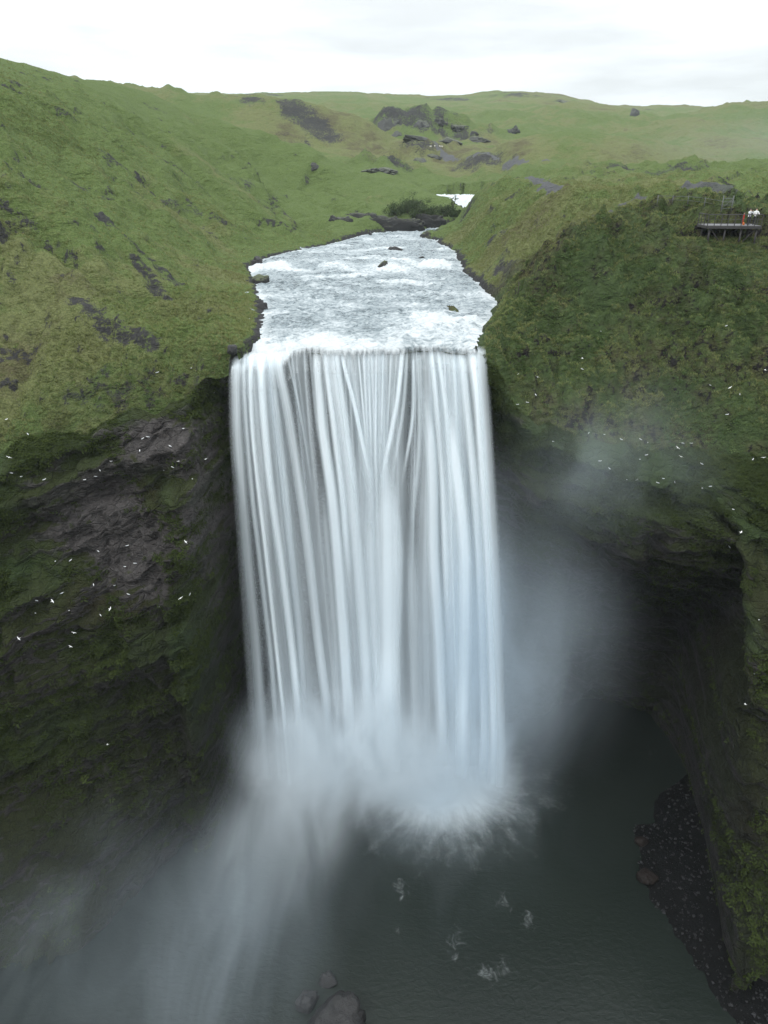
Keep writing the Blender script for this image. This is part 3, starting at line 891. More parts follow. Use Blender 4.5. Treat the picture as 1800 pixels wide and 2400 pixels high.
fv, fq, fe, fd, fi, fu = [], [], [], [], [], []
base_i = 0
for si, (pts, hw, dn) in enumerate(STREAMS):
    uv_ = [((500 + px_ / 2.37) / 1.085, (780 + py_ / 2.37) / 1.085) for px_, py_ in pts]
    hw = np.full(len(pts), hw) if np.isscalar(hw) else np.array(hw, float)
    big_ = float(np.mean(hw)); NX = 7 if big_ < 60 else 31
    lay = rng.uniform(-.9, .5) + (.9 if big_ > 100 else 0)       # broad veils hang further back
    P3 = []
    for (u, v) in uv_:
        p = atY(u, v, 0)
        for _ in range(8):
            dpt = max(0, .2 - p[2])
            y_ = rim_y(np.array(p[0])) + .1 + (-.42 + .10 * lay) * math.sqrt(dpt) * 1.25 + lay * .5 * min(1, dpt / 4)
            p = atY(u, v, float(y_))
        P3.append(p)
    P3 = np.array(P3)
    if P3[0, 2] > -2.2:                                  # begins on the lip
        a0 = P3[0].copy(); a0[1] += 1.5; a0[2] = min(.06, a0[2] + .4)
        P3 = np.vstack([a0, P3]); hw = np.concatenate([[hw[0]], hw])
    if pts[-1][1] > 1850:                                # falls all the way to the pool
        e1 = P3[-1]; e0 = P3[-2]
        sx = (e1[0] - e0[0]) / (e1[2] - e0[2])
        yb = rim_y(np.array(e1[0])) + .1 + (-.42 + .10 * lay) * math.sqrt(57) * 1.25 + lay * .5
        P3 = np.vstack([P3, [e1[0] + sx * .5 * (POOL - .2 - e1[2]), float(yb), POOL - .2]]); hw = np.concatenate([hw, [hw[-1] * 1.1]])
    L = np.concatenate([[0], np.cumsum(np.linalg.norm(np.diff(P3, axis=0), axis=1))])
    ns = max(8, int(L[-1] / .9))
    tl = np.linspace(0, L[-1], ns)
    # smooth interpolation by repeated averaging
    C = np.stack([np.interp(tl, L, P3[:, k]) for k in range(3)], -1)
    for _ in range(6):
        C[1:-1] = .25 * C[:-2] + .5 * C[1:-1] + .25 * C[2:]
    wpx = np.interp(tl, L, hw) / 2.37
    depth = (C[:, 1] + 72) * math.cos(PITCH) + (16 - C[:, 2]) * math.sin(PITCH)
    wm = np.minimum(wpx * depth / FPX, 13)
    e = np.linspace(-1, 1, NX)
    X = C[:, None, 0] + e[None] * wm[:, None]
    Yb = C[:, None, 1] + (e[None] ** 2) * np.minimum(wm[:, None] * .6, .8 if big_ < 60 else 0) - .25
    if big_ >= 60:
        Yb = Yb + (rim_y(X) - rim_y(C[:, 0])[:, None]) * sst(40, 4, -C[:, 2])[:, None]
    Z = np.repeat(C[:, None, 2], NX, 1)
    fv.append(np.stack([X, Yb, Z], -1).reshape(-1, 3))
    fq.append(gridq(ns, NX, base_i)); base_i += ns * NX
    fe.append(np.tile(e, ns))
    fade = sst(0, .7 if P3[0, 2] > -2.2 else 9, tl)
    if P3[-1, 2] > -50: fade = fade * (1 - sst(L[-1] * .55, L[-1], tl))
    fd.append(np.repeat(dn * fade, NX))
    fi.append(np.full(ns * NX, si * 3.7))
    fu.append(np.stack([e[None] * wm[:, None] + si * 11.3, np.repeat(tl[:, None], NX, 1)], -1).reshape(-1, 2))
me = new_mesh('waterfall', np.concatenate(fv), quads=np.concatenate(fq))
smooth(me)
attr(me, 'edge', np.concatenate(fe)); attr(me, 'dens', np.concatenate(fd)); attr(me, 'rid', np.concatenate(fi))
uvl = me.uv_layers.new(name='UVMap')
li = np.empty(len(me.loops), np.int32); me.loops.foreach_get('vertex_index', li)
uvl.data.foreach_set('uv', np.concatenate(fu)[li].astype(np.float32).ravel())
tag(link('waterfall', me, M_FALL), kind='structure')


# ------------------------------------------------------------------ plunge pool
def pool_material():
    t = NT('plunge_pool_water')
    P = t.pos()
    ang, rad = t.attr('ang'), t.attr('rad')
    fo = t.attr('foam')
    v = t.n('CombineXYZ', {0: t.math('MULTIPLY', ang, 5.0), 1: t.math('MULTIPLY', rad, .16), 2: 0.0})
    n1 = t.noise(v, 1.4, 5, .65, .3)
    n2 = t.noise(P, .9, 5, .65, .8)
    st = t.math('ADD', t.math('MULTIPLY', n1, .75), t.math('MULTIPLY', n2, .35))
    f = t.math('ADD', fo, t.math('MULTIPLY', t.math('SUBTRACT', st, .58), 1.2))
    pat = t.attr('patch')
    f2 = t.math('ADD', pat, t.math('MULTIPLY', t.math('SUBTRACT', n2, .5), 2.2))
    fm = t.math('MAXIMUM', t.ramp(f, .1, 1.5), t.math('MULTIPLY', t.ramp(f2, .6, 1.8), .34))
    murk = t.mix(t.noise(P, .07, 3, .5), (.008, .012, .010), (.017, .022, .018))
    c = t.mix(fm, murk, (.62, .66, .67))
    wv = t.noise(t.pos((1, 1.7, 1)), 1.3, 4, .6, .5)
    t.bsdf(c, t.ramp(fm, 0, .5, .2, .8), t.bump(wv, .35, .12), .15)
    return t.m


px_, py_ = np.meshgrid(np.arange(-60, 60.1, .5), np.concatenate([[-160, -120, -90, -70], np.arange(-55, 11, .5)]))
cx_, cy_ = 7.2, -4.0
ang = np.arctan2(px_ - cx_, -(py_ - cy_)); rad = np.hypot(px_ - cx_, (py_ - cy_) * 1.05)
foamp = 1.3 * sst(11.5, 2.5, rad) + .45 * sst(19, 8, rad)
foamp = np.maximum(foamp, 1.1 * np.exp(-((px_ + 6) / 10) ** 2 - ((py_ + 5) / 4.5) ** 2))
patch = np.zeros_like(px_)
for u, v, w_ in ((985, 2030, 1.5), (1090, 1945, 1.3), (862, 1912, 1.2), (980, 2068, .7), (1050, 2105, 1.3), (1085, 2100, 1.2), (860, 2010, .7), (1140, 1985, 1.4), (870, 1930, .9)):
    p = atZ(u, v, POOL)
    patch = np.maximum(patch, .92 * np.exp(-(np.hypot(px_ - p[0], (py_ - p[1]) * .8) / w_) ** 2))
me = new_mesh('pool', np.stack([px_, py_, np.full_like(px_, POOL)], -1).reshape(-1, 3), quads=gridq(*px_.shape))
smooth(me); attr(me, 'ang', ang); attr(me, 'rad', rad); attr(me, 'foam', foamp); attr(me, 'patch', patch)
tag(link('pool', me, pool_material()), kind='structure')

# ground below everything, out to the horizon
me = new_mesh('ground', [(-5000, -5000, -61.2), (5000, -5000, -61.2), (5000, 30, -61.2), (-5000, 30, -61.2)], quads=[(0, 1, 2, 3)])
tag(link('ground', me, simple('dark_gravel_plain', (.05, .06, .035), .95, .1, .4, .3)), kind='structure')


# ------------------------------------------------------------------ spray
def mist(center, radii, k, rot=(0, 0, 0), nscale=(.12, .12, .05), lo=.35, hi=.75, seed=0.0, power=1.4, col=(.82, .92, 1.0)):
    t = NT('spray_mist')
    t.t.nodes.remove(t.out)
    t.out = t.t.nodes.new('ShaderNodeOutputMaterial')
    tcn = t.n('TexCoord')
    r = t.n('VectorMath', {0: tcn.outputs['Object']}, operation='LENGTH').outputs['Value']
    fall = t.math('POWER', t.ramp(r, .98, .0), power)
    P = t.pos(nscale)
    P = t.n('VectorMath', {0: P, 1: (seed, seed * .7, 0)}, operation='ADD').outputs[0]
    n = t.ramp(t.noise(P, 1.0, 5, .6, .8), lo, hi, .10, 1.0)
    d = t.math('MULTIPLY', t.math('MULTIPLY', fall, n), k)
    pv = t.n('VolumePrincipled', {'Color': (*col, 1), 'Density': d, 'Anisotropy': 0.0})
    t.t.links.new(pv.outputs[0], t.out.inputs['Volume'])
    bm = bmesh.new(); bmesh.ops.create_icosphere(bm, subdivisions=3, radius=1.0)
    me = bpy.data.meshes.new('mist'); bm.to_mesh(me); bm.free()
    o = link('mist', me, t.m, loc=center)
    o.scale = radii; o.rotation_euler = rot
    tag(o, kind='stuff')
    return o


WHITE = (.90, .96, 1.0)
mist((-5, -8, -45), (17, 7, 13), .80, seed=1, lo=.33, nscale=(.16, .12, .07), col=WHITE)
mist((-1, -9, -49), (22, 9, 10), .35, seed=10, lo=.33, nscale=(.14, .12, .09), col=WHITE)
mist((7.5, -7.0, -51), (13, 7, 6), .55, seed=2, nscale=(.16, .14, .1), col=WHITE)
mist((-10.0, -15, -47), (11, 17, 11), .19, rot=(math.radians(4), 0, math.radians(-17)), nscale=(.17, .045, .09), lo=.33, seed=3, col=WHITE)
mist((-15, -32, -48), (14, 26, 12), .052, rot=(math.radians(4), 0, math.radians(-17)), nscale=(.16, .04, .08), lo=.35, seed=11)
mist((-27, -28, -49), (24, 24, 12), .036, rot=(0, 0, math.radians(-25)), nscale=(.12, .06, .09), lo=.36, seed=4)
mist((10.0, -3.5, -31), (9, 6, 31), .50, nscale=(.12, .12, .03), lo=.25, hi=.75, seed=5, power=2.4)
mist((17, -4.5, -35), (18, 10, 32), .27, nscale=(.08, .10, .03), lo=.28, hi=.75, seed=12, power=2.4)
mist((22, -7, -11), (19, 7, 16), .055, nscale=(.09, .1, .08), lo=.3, seed=6, power=2.0)
mist((0, -14, -50), (32, 22, 9), .012, seed=7)
mist((128, 190, 24), (75, 80, 16), .0022, nscale=(.02, .02, .05), lo=.2, seed=14)
mist((7.5, -10, -52), (18, 13, 4.5), .16, seed=15, lo=.3, nscale=(.14, .1, .1), power=1.6)
mist((12, -9, -47), (15, 8, 12), .17, lo=.33, nscale=(.16, .12, .07), seed=8, power=1.8)
mist((-3, -3.0, -31), (17, 3.8, 31), .20, lo=.2, seed=9, col=WHITE)

# ------------------------------------------------------------------ the air
t = NT('air')
pv = t.n('VolumePrincipled', {'Color': (.86, .94, 1, 1), 'Density': .00011})
t.t.links.new(pv.outputs[0], t.out.inputs['Volume'])
bm = bmesh.new(); bmesh.ops.create_cube(bm, size=1)
me = bpy.data.meshes.new('haze'); bm.to_mesh(me); bm.free()
hz_o = link('haze', me, t.m, loc=(0, 0, (-62.2 + 190) / 2)); hz_o.scale = (10400, 10400, 190 + 62.2)
tag(hz_o, kind='stuff')


# ------------------------------------------------------------------ looking up places on the finished ground
from mathutils.bvhtree import BVHTree
nrow = int(np.searchsorted(DY, 700))
_vu = V_up[:nrow].reshape(-1, 3)
_q1 = gridq(nrow, NC)
_vc = V_cl.reshape(-1, 3)
_q2 = gridq(NL, NC, len(_vu))
BVH = BVHTree.FromPolygons(np.concatenate([_vu, _vc]).tolist(), np.concatenate([_q1, _q2]).tolist())


def ground(x, y):
    h = BVH.ray_cast(Vector((x, y, 300)), Vector((0, 0, -1)))
    return h[0].z if h[0] else 0.0


def pix(u, v):
    """the visible point of the land at a place of the 1800-wide picture, with its normal"""
    d = ray(u / 1.085, v / 1.085)
    h = BVH.ray_cast(Vector(CAM), Vector(d).normalized())
    if h[0] is None: return None
    n = h[1]
    if n.dot(Vector(d)) > 0: n = -n
    return h[0], n


def bm_obj(name, bm, mat, parent=None, sm=True):
    me = bpy.data.meshes.new(name); bm.to_mesh(me); bm.free()
    if sm: smooth(me)
    return link(name, me, mat, parent)


def box(bm, c, s_, rot=None):
    r = bmesh.ops.create_cube(bm, size=1)
    M = Matrix.Translation(c) @ (rot or Matrix()).to_4x4() @ Matrix.Diagonal((*s_, 1))
    bmesh.ops.transform(bm, matrix=M, verts=r['verts'])
    return r['verts']


def rod(bm, a, b, r, seg=8, r2=None):
    a, b = Vector(a), Vector(b); d = b - a
    q_ = bmesh.ops.create_cone(bm, cap_ends=True, segments=seg, radius1=r, radius2=r if r2 is None else r2, depth=d.length)
    M = Matrix.Translation((a + b) / 2) @ d.to_track_quat('Z', 'Y').to_matrix().to_4x4()
    bmesh.ops.transform(bm, matrix=M, verts=q_['verts'])


def empty(name, loc, rz=0):
    o = bpy.data.objects.new(name, None); COL.objects.link(o)
    o.location = loc; o.rotation_euler = (0, 0, rz); o.empty_display_size = .3
    return o


# ------------------------------------------------------------------ rocks
def rock_mat(name, dark, light, mossy, spec=.4):
    t = NT(name)
    g = t.n('NewGeometry'); up = t.n('SeparateXYZ', {0: g.outputs['Normal']}).outputs[2]
    P = t.pos()
    n = t.noise(P, 2.2, 6, .68); n2 = t.noise(P, 9, 4, .7)
    c = t.mix(n, dark, light)
    c = t.mix(t.ramp(n2, .3, .7), t.mix(.45, c, dark), c)
    m = t.math('ADD', t.math('MULTIPLY', up, .7), t.math('MULTIPLY', t.math('SUBTRACT', n, .5), 2.2))
    if mossy > 0:
        c = t.mix(t.ramp(m, 1.0 - mossy, 1.35 - mossy), c, t.mix(n2, (.03, .042, .012), (.075, .09, .03)))
    t.bsdf(c, .6, t.bump(t.math('ADD', n, t.math('MULTIPLY', n2, .4)), .9, .2), spec)
    return t.m


M_WET = rock_mat('wet_basalt', (.010, .010, .011), (.050, .048, .047), 0)
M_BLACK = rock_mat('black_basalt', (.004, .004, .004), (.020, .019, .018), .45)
M_MOSSROCK = rock_mat('mossy_rock', (.012, .012, .012), (.055, .052, .048), .75)
M_BROWN = rock_mat('brown_boulder_stone', (.010, .008, .007), (.030, .023, .02), 0, .1)
M_CRAG = rock_mat('crag_basalt', (.022, .023, .023), (.085, .085, .082), .6)


def rock_mesh(seed, sub=4, jag=.35, freq=1.3, boxy=False):
    bm = bmesh.new(); bmesh.ops.create_icosphere(bm, subdivisions=sub, radius=1)
    co = np.array([v.co for v in bm.verts])
    if boxy:
        co = np.sign(co) * np.abs(co) ** .45
    d = 1 + jag * (fbm(co[:, 0] * freq, co[:, 1] * freq, co[:, 2] * freq, 4, seed) + .5 * (ridged(co[:, 0] * freq, co[:, 1] * freq, co[:, 2] * freq, 3, seed + 50) - .5))
    # a few flat broken faces
    r2 = np.random.default_rng(seed)
    for k in range(0 if boxy else 7):
        n = r2.normal(size=3); n /= np.linalg.norm(n); h = r2.uniform(.62, .85)
        pr = (co * d[:, None]) @ n
        d = np.where(pr > h, d * (h + (pr - h) * .18) / np.maximum(pr, 1e-6), d)
    for v, q_ in zip(bm.verts, co * d[:, None]): v.co = q_
    return bm


def rock(name, loc, size, seed, mat, label, cat='rock', group=None, rz=0.0, jag=.35, freq=1.3, sub=4, boxy=False):
    o = bm_obj(name, rock_mesh(seed, sub, jag, freq, boxy), mat)
    o.location = loc; o.scale = size; o.rotation_euler = (0, 0, rz)
    return tag(o, label, cat, group)


def on_river(px_, py_):
    d = ray(px_ / 1.085, py_ / 1.085)
    z = .6
    for _ in range(6):
        p = CAM + d * ((z - CAM[2]) / d[2]); z = float(zw(p[1]))
    return p


RR = [((926, 588), 1.9, .75, M_WET, 'largest dark rock out in the white river, long and flat'),
      ((895, 587), .45, .3, M_WET, 'small dark stone beside the long flat river rock'),
      ((986, 607), .75, .45, M_WET, 'pointed dark rock above the white cascade on the right of the river'),
      ((939, 612), .9, .35, M_WET, 'low dark rock awash between the mossy rock and the pointed rock'),
      ((898, 628), 1.25, 1.1, M_MOSSROCK, 'moss topped rock standing at the white cascade in mid river'),
      ((822, 646), .7, .35, M_WET, 'small dark rock below the cascade, left of mid river'),
      ((867, 552), .9, .8, M_WET, 'dark boulder under the black cliff at the river bend'),
      ((1083, 711), .35, .25, M_WET, 'small dark stone near the right bank above the lip'),
      ((603, 618), 1.3, .9, M_WET, 'dark wet rock on the left bank beside the cascade'),
      ((611, 664), 1.5, 1.2, M_MOSSROCK, 'mossy dark rock bulging from the left river bank'),
      ((612, 725), 1.0, .8, M_WET, 'dark rock at the foot of the left grass bank near the lip'),
      ((800, 548), 3.2, 4.6, M_WET, 'left part of the black rock wall at the head of the river, below the grass'),
      ((842, 541), 5.0, 5.2, M_WET, 'tall black rock wall in shadow at the head of the river, left of the willows'),
      ((893, 543), 4.6, 4.4, M_WET, 'black undercut rock wall below the left end of the willow thicket'),
      ((945, 543), 5.4, 3.6, M_WET, 'black undercut rock wall below the middle of the willow thicket'),
      ((1000, 536), 4.6, 4.2, M_WET, 'black undercut rock wall below the right end of the willow thicket'),
      ((543, 822), .7, .5, M_WET, 'dark wet rock at the left end of the lip of the fall'),
      ((1001, 558), 2.1, 1.5, M_MOSSROCK, 'mossy rock nose where the right bank meets the river bend')]
for i, ((a, b), w_, h_, m_, lab) in enumerate(RR):
    p = on_river(a, b)
    if 'rock wall' in lab:
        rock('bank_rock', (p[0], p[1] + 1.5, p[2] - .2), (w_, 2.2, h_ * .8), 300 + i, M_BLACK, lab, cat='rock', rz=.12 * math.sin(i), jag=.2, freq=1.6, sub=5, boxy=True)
    else:
        rock('river_rock', (p[0], p[1], p[2] + h_ * .12), (w_, w_ * .7, h_), 300 + i, m_, lab, rz=.3 * i)

# rocks in the pool and on the gravel bank
for i, ((u, v), w_, h_, m_, lab) in enumerate([
        ((710, 2118), .85, .7, M_WET, 'smallest of three dark rocks in the pool at the bottom of the photo'),
        ((664, 2168), 1.25, .95, M_WET, 'middle sized dark rock in the pool beside the largest one'),
        ((725, 2212), 2.7, 1.9, M_WET, 'largest dark rock in the pool, cut off by the bottom edge')]):
    p = atZ(u, v, POOL)
    rock('pool_rock', (p[0], p[1], POOL + h_ * .15), (w_, w_ * .85, h_), 330 + i, m_, lab, cat='rock', rz=.9 * i)

# gravel bank under the right wall
bx_, by_ = np.meshgrid(np.arange(20, 40.1, .4), np.arange(-44, 1, .4))
edge_ = np.interp(by_, [-44, -34, -27, -20, -14, -9, 0], [31.5, 30.5, 28.8, 27.6, 28.8, 32.5, 42]) + 1.5 * pn(bx_ * .25, by_ * .25, 0, 19) + .4 * pn(bx_, by_, 0, 19)
bz = POOL - .25 + np.clip((bx_ - edge_) * .34, -.6, 2.6) + .12 * fbm(bx_ * .7, by_ * .7, 0, 3, 20)
me = new_mesh('gravel_bank', np.stack([bx_, by_, bz], -1).reshape(-1, 3), quads=gridq(*bx_.shape)); smooth(me)
tag(link('gravel_bank', me, rock_mat('dark_gravel', (.002, .002, .002), (.008, .008, .008), 0, .08)), kind='structure')
beach = BVHTree.FromPolygons(np.stack([bx_, by_, bz], -1).reshape(-1, 3).tolist(), gridq(*bx_.shape).tolist())
st = rock_mesh(390, 1, .3)
sv = np.array([v.co for v in st.verts]); sf = np.array([[v.index for v in f.verts] for f in st.faces]); st.free()
PV, PF, PC = [], [], []
while len(PV) < 1500:
    x_, y_ = rng.uniform(26, 38), rng.uniform(-42, -6)
    h = beach.ray_cast(Vector((x_, y_, -40)), Vector((0, 0, -1)))
    if not h[0] or h[0].z < POOL - .05: continue
    r_ = .04 + .20 * rng.random() ** 3
    th = rng.uniform(0, 6.28); cc, ss = math.cos(th), math.sin(th)
    q_ = sv * np.array([1, .75, .6]) * r_
    PF.append(sf + len(PV) * len(sv))
    PV.append(np.stack([q_[:, 0] * cc - q_[:, 1] * ss + x_, q_[:, 0] * ss + q_[:, 1] * cc + y_, q_[:, 2] + h[0].z + r_ * .3], -1))
    PC.append(np.full(len(sv), rng.random()))
me = new_mesh('gravel', np.concatenate(PV), tris=np.concatenate(PF)); smooth(me); attr(me, 'var', np.concatenate(PC))
t = NT('pebble_stone')
t.bsdf(t.mix(t.attr('var'), (.005, .005, .005), (.036, .036, .038)), .7, None, .3)
tag(link('gravel', me, t.m), kind='stuff')
for i, ((u, v), w_, lab) in enumerate([((1385, 1822), .8, 'smaller brown boulder at the upper end of the dark gravel bank'), ((1398, 1900), 1.1, 'rounded brown boulder at the water edge of the dark gravel bank')]):
    p = atZ(u, v, POOL + .2)
    h = beach.ray_cast(Vector((p[0], p[1], -40)), Vector((0, 0, -1)))
    rock('boulder', (p[0], p[1], (h[0].z if h[0] else POOL) + w_ * .3), (w_, w_ * .8, w_ * .75), 340 + i, M_BROWN, lab, cat='boulder', jag=.2)

# crags on the far hills
CR = [((905, 302), 40, 26, 'long dark crag above the mouth of the far gorge'), ((988, 297), 30, 26, 'tallest black crag on the rocky knoll in the distance'), ((1030, 288), 24, 14, 'small crag near the top of the rocky knoll'),
      ((1077, 299), 32, 15, 'slanting dark crag at the right end of the rocky knoll'), ((1112, 311), 14, 9, 'small crag just right of the rocky knoll'), ((1050, 330), 38, 11, 'low dark crag at the foot of the rocky knoll'),
      ((1120, 329), 44, 12, 'low broken crag right of the knoll, above the track'), ((980, 325), 40, 13, 'grey crag below the tallest one on the knoll'), ((983, 377), 28, 14, 'dark crag under the track, left of the gravel patch'),
      ((1013, 366), 24, 12, 'upper dark crag right under the track'), ((900, 400), 46, 13, 'dark crag at the lower end of the far gorge'), ((868, 400), 30, 9, 'flat dark rock ledge just behind the green spur'),
      ((1207, 310), 22, 15, 'lone small crag beside the track on the right'), ((1488, 271), 24, 30, 'dark block shaped crag on the far right hills'), ((1210, 226), 58, 12, 'dark rock cap on the highest far hill'),
      ((1050, 236), 36, 12, 'dark rocks on the skyline left of the highest far hill'), ((1325, 240), 34, 8, 'dark rock band on the skyline right of the highest far hill'), ((365, 204), 70, 11, 'long dark rock edge on the left skyline'),
      ((735, 392), 34, 10, 'brown earth slip on the scree hill'), ((932, 318), 26, 18, 'black rocks on the left side of the far gorge mouth')]
CRAGS = CR
for i, ((a, b), w_, h_, lab) in enumerate(CR):
    hp = pix(a, b)
    if hp is None: continue
    p = hp[0]
    sc_ = (p.y + 72) / FPX * .95
    rock('crag', (p.x, p.y + w_ * sc_ * .15, p.z - h_ * sc_ * .28), (w_ * sc_ * .66, w_ * sc_ * .46, h_ * sc_ * .85), 360 + i, M_CRAG, lab, cat='crag', group='crags on the distant hills', rz=.5 * math.sin(i * 3), jag=.5, freq=1.7, sub=5)

# ------------------------------------------------------------------ shrubs at the river bend
M_LEAF = plant_material('willow_leaves', (.030, .048, .022), (.050, .072, .032), (.085, .105, .055))
M_TWIG = simple('willow_bark', (.075, .062, .05), .9, .1)


def shrub(loc, rx_, rz_, n, seed, label, thin=False):
    r2 = np.random.default_rng(seed)
    root = empty('willow_shrub', loc); tag(root, label, 'shrub', 'willow shrubs at the river bend')
    bm = bmesh.new(); tips = []
    for k in range(9):
        a_ = 2.4 * k; l_ = r2.uniform(.6, 1)
        tip = Vector((math.cos(a_) * rx_ * .7 * l_, math.sin(a_) * rx_ * .6 * l_, rz_ * r2.uniform(.6, 1)))
        mid_ = Vector((tip.x * .35, tip.y * .35, tip.z * .55))
        rod(bm, (0, 0, -.5), mid_, .09, 6, .06); rod(bm, mid_, tip, .06, 6, .015); tips.append(tip)
    bm_obj('stems', bm, M_TWIG, root)
    # leaf clumps spread unevenly through the crown
    cl = r2.normal(size=(26, 3)) * np.array([rx_ * .42, rx_ * .36, rz_ * .24]) + np.array([0, 0, rz_ * .58])
    which = r2.integers(0, len(cl), n)
    c = cl[which] + r2.normal(size=(n, 3)) * np.array([.5, .5, .38]) * (rx_ / 3.2) * (.6 if thin else 1)
    c[:, 2] = np.maximum(c[:, 2], .1)
    s_ = r2.uniform(.10, .24, n)
    a = r2.normal(size=(n, 3)); a /= np.linalg.norm(a, axis=1)[:, None]
    b = np.cross(a, r2.normal(size=(n, 3))); b /= np.linalg.norm(b, axis=1)[:, None]
    V = np.stack([c - a * s_[:, None], c + b * s_[:, None] * .6, c + a * s_[:, None], c - b * s_[:, None] * .6], 1).reshape(-1, 3)
    me = new_mesh('foliage', V, quads=np.arange(4 * n).reshape(-1, 4))
    attr(me, 'var', np.repeat(np.clip(r2.uniform(0, .5, n) + .5 * (which % 5) / 4, 0, 1), 4)); attr(me, 'tip', np.tile([0, .3, 1, .3], n))
    link('foliage', me, M_LEAF, root)


for i, ((a, b), yy_, w_, h_, lab) in enumerate([
        ((925, 543), 137, 2.8, 3.0, 'leftmost grey green willow shrub above the black cliff at the bend'), ((955, 528), 141, 3.6, 4.2, 'broad willow shrub in the middle of the thicket above the bend'),
        ((985, 538), 138, 3.2, 3.4, 'willow shrub leaning over the black bank in front of the thicket'), ((1012, 525), 142, 3.4, 4.0, 'tall dark willow shrub in the right half of the thicket'),
        ((1042, 520), 144, 3.0, 3.2, 'willow shrub at the right end of the thicket, under the far water'), ((1063, 505), 147, 2.0, 2.2, 'small willow shrub on the bank tip beside the right slope'),
        ((975, 510), 150, 3.4, 3.0, 'willow shrub at the back of the thicket on the green spur')]):
    p = atY(a / 1.085, b / 1.085, yy_)
    shrub((p[0], yy_, ground(p[0], yy_) - .3), w_, h_ * .9, 1500, 500 + i, lab)
p = atY(1062 / 1.085, 480 / 1.085, 158)
shrub((p[0], 158, ground(p[0], 158) - .1), 1.5, 4.2, 260, 520, 'thin sparse young tree standing against the far white water', True)

# ------------------------------------------------------------------ viewing platform
M_STEEL = simple('dark_weathered_steel', (.045, .042, .042), .6, .4)
M_DECK = simple('grey_deck_boards', (.17, .17, .175), .8, .2, .2, 3)
M_WOOD = simple('weathered_wood', (.085, .072, .06), .85, .1)
M_GALV = simple('galvanised_rail', (.11, .115, .115), .6, .4)
PL0 = atY(1658 / 1.085, 528 / 1.085, 14.2); PL1 = atY(1783 / 1.085, 533 / 1.085, 13.8)
wdt = float(np.linalg.norm(PL1 - PL0)); yaw = math.atan2(PL1[1] - PL0[1], PL1[0] - PL0[0])
root = empty('viewing_platform', PL0, yaw)
tag(root, 'dark steel viewing platform with railing, jutting from the grassy edge on the right', 'viewing platform')
DP = 3.2
bm = bmesh.new()
for k in range(int(DP / .2)):
    box(bm, (wdt / 2, .1 + .2 * k, -.05), (wdt, .185, .07))
bm_obj('deck', bm, M_DECK, root, False)
bm = bmesh.new()
box(bm, (wdt / 2, -.06, -.2), (wdt + .1, .1, .28)); box(bm, (-.06, DP / 2, -.2), (.1, DP, .28)); box(bm, (wdt + .06, DP / 2, -.2), (.1, DP, .28))
for k in range(1, 4): box(bm, (wdt * k / 4, DP / 2, -.19), (.1, DP - .1, .18))
bm_obj('floor_frame', bm, M_STEEL, root, False)
Rm = Matrix.Rotation(yaw, 4, 'Z')
for lx, ly in ((.4, .2), (wdt * .36, .2), (wdt * .66, .2), (wdt - .3, .2), (.4, DP - .6), (wdt - .3, DP - .6)):
    wp = Rm @ Vector((lx, ly, 0)) + Vector(PL0)
    dz_ = ground(wp.x, wp.y) - PL0[2] - .6
    bm = bmesh.new(); rod(bm, (lx, ly, -.3), (lx, ly, min(-.6, dz_)), .11, 8)
    bm_obj('leg', bm, M_STEEL, root)
bm = bmesh.new()
rod(bm, (.5, .25, -.35), (wdt * .36, .3, -2.2), .06); bm_obj('brace', bm, M_STEEL, root); bm = bmesh.new(); rod(bm, (wdt * .66, .3, -2.2), (wdt - .4, .25, -.35), .06)
bm_obj('brace', bm, M_STEEL, root)
bm = bmesh.new()
for a_, b_ in (((0, 0), (wdt, 0)), ((0, 0), (0, DP)), ((wdt, 0), (wdt, DP))):
    rod(bm, (a_[0], a_[1], 1.12), (b_[0], b_[1], 1.12), .045); 
    rod(bm, (a_[0], a_[1], .62), (b_[0], b_[1], .62), .018, 6); rod(bm, (a_[0], a_[1], .2), (b_[0], b_[1], .2), .018, 6)
bm_obj('handrail', bm, M_STEEL, root)
for k in range(9):
    bm = bmesh.new(); x_ = wdt * k / 8; box(bm, (x_, 0, .52), (.07, .07, 1.2)); bm_obj('railing_post', bm, M_STEEL, root, False)
for x_ in (0, wdt):
    for y_ in (DP * .36, DP * .7, DP):
        bm = bmesh.new(); box(bm, (x_, y_, .52), (.07, .07, 1.2)); bm_obj('railing_post', bm, M_STEEL, root, False)

# ------------------------------------------------------------------ people
M_SKIN = simple('skin', (.48, .32, .24), .6, .3, .1); M_HAIR = simple('dark_hair', (.03, .022, .018), .6, .4, .2)
M_WHITE = simple('white_jacket', (.78, .78, .78), .8, .2, .06); M_DARK = simple('dark_trousers', (.03, .032, .038), .9, .1, .2)
M_RED = simple('red_jacket', (.42, .045, .03), .8, .2, .1); M_GREY = simple('pale_grey_jacket', (.62, .63, .66), .8, .2, .08); M_ORANGE = simple('orange_bag_cloth', (.60, .16, .03), .8, .2, .1)


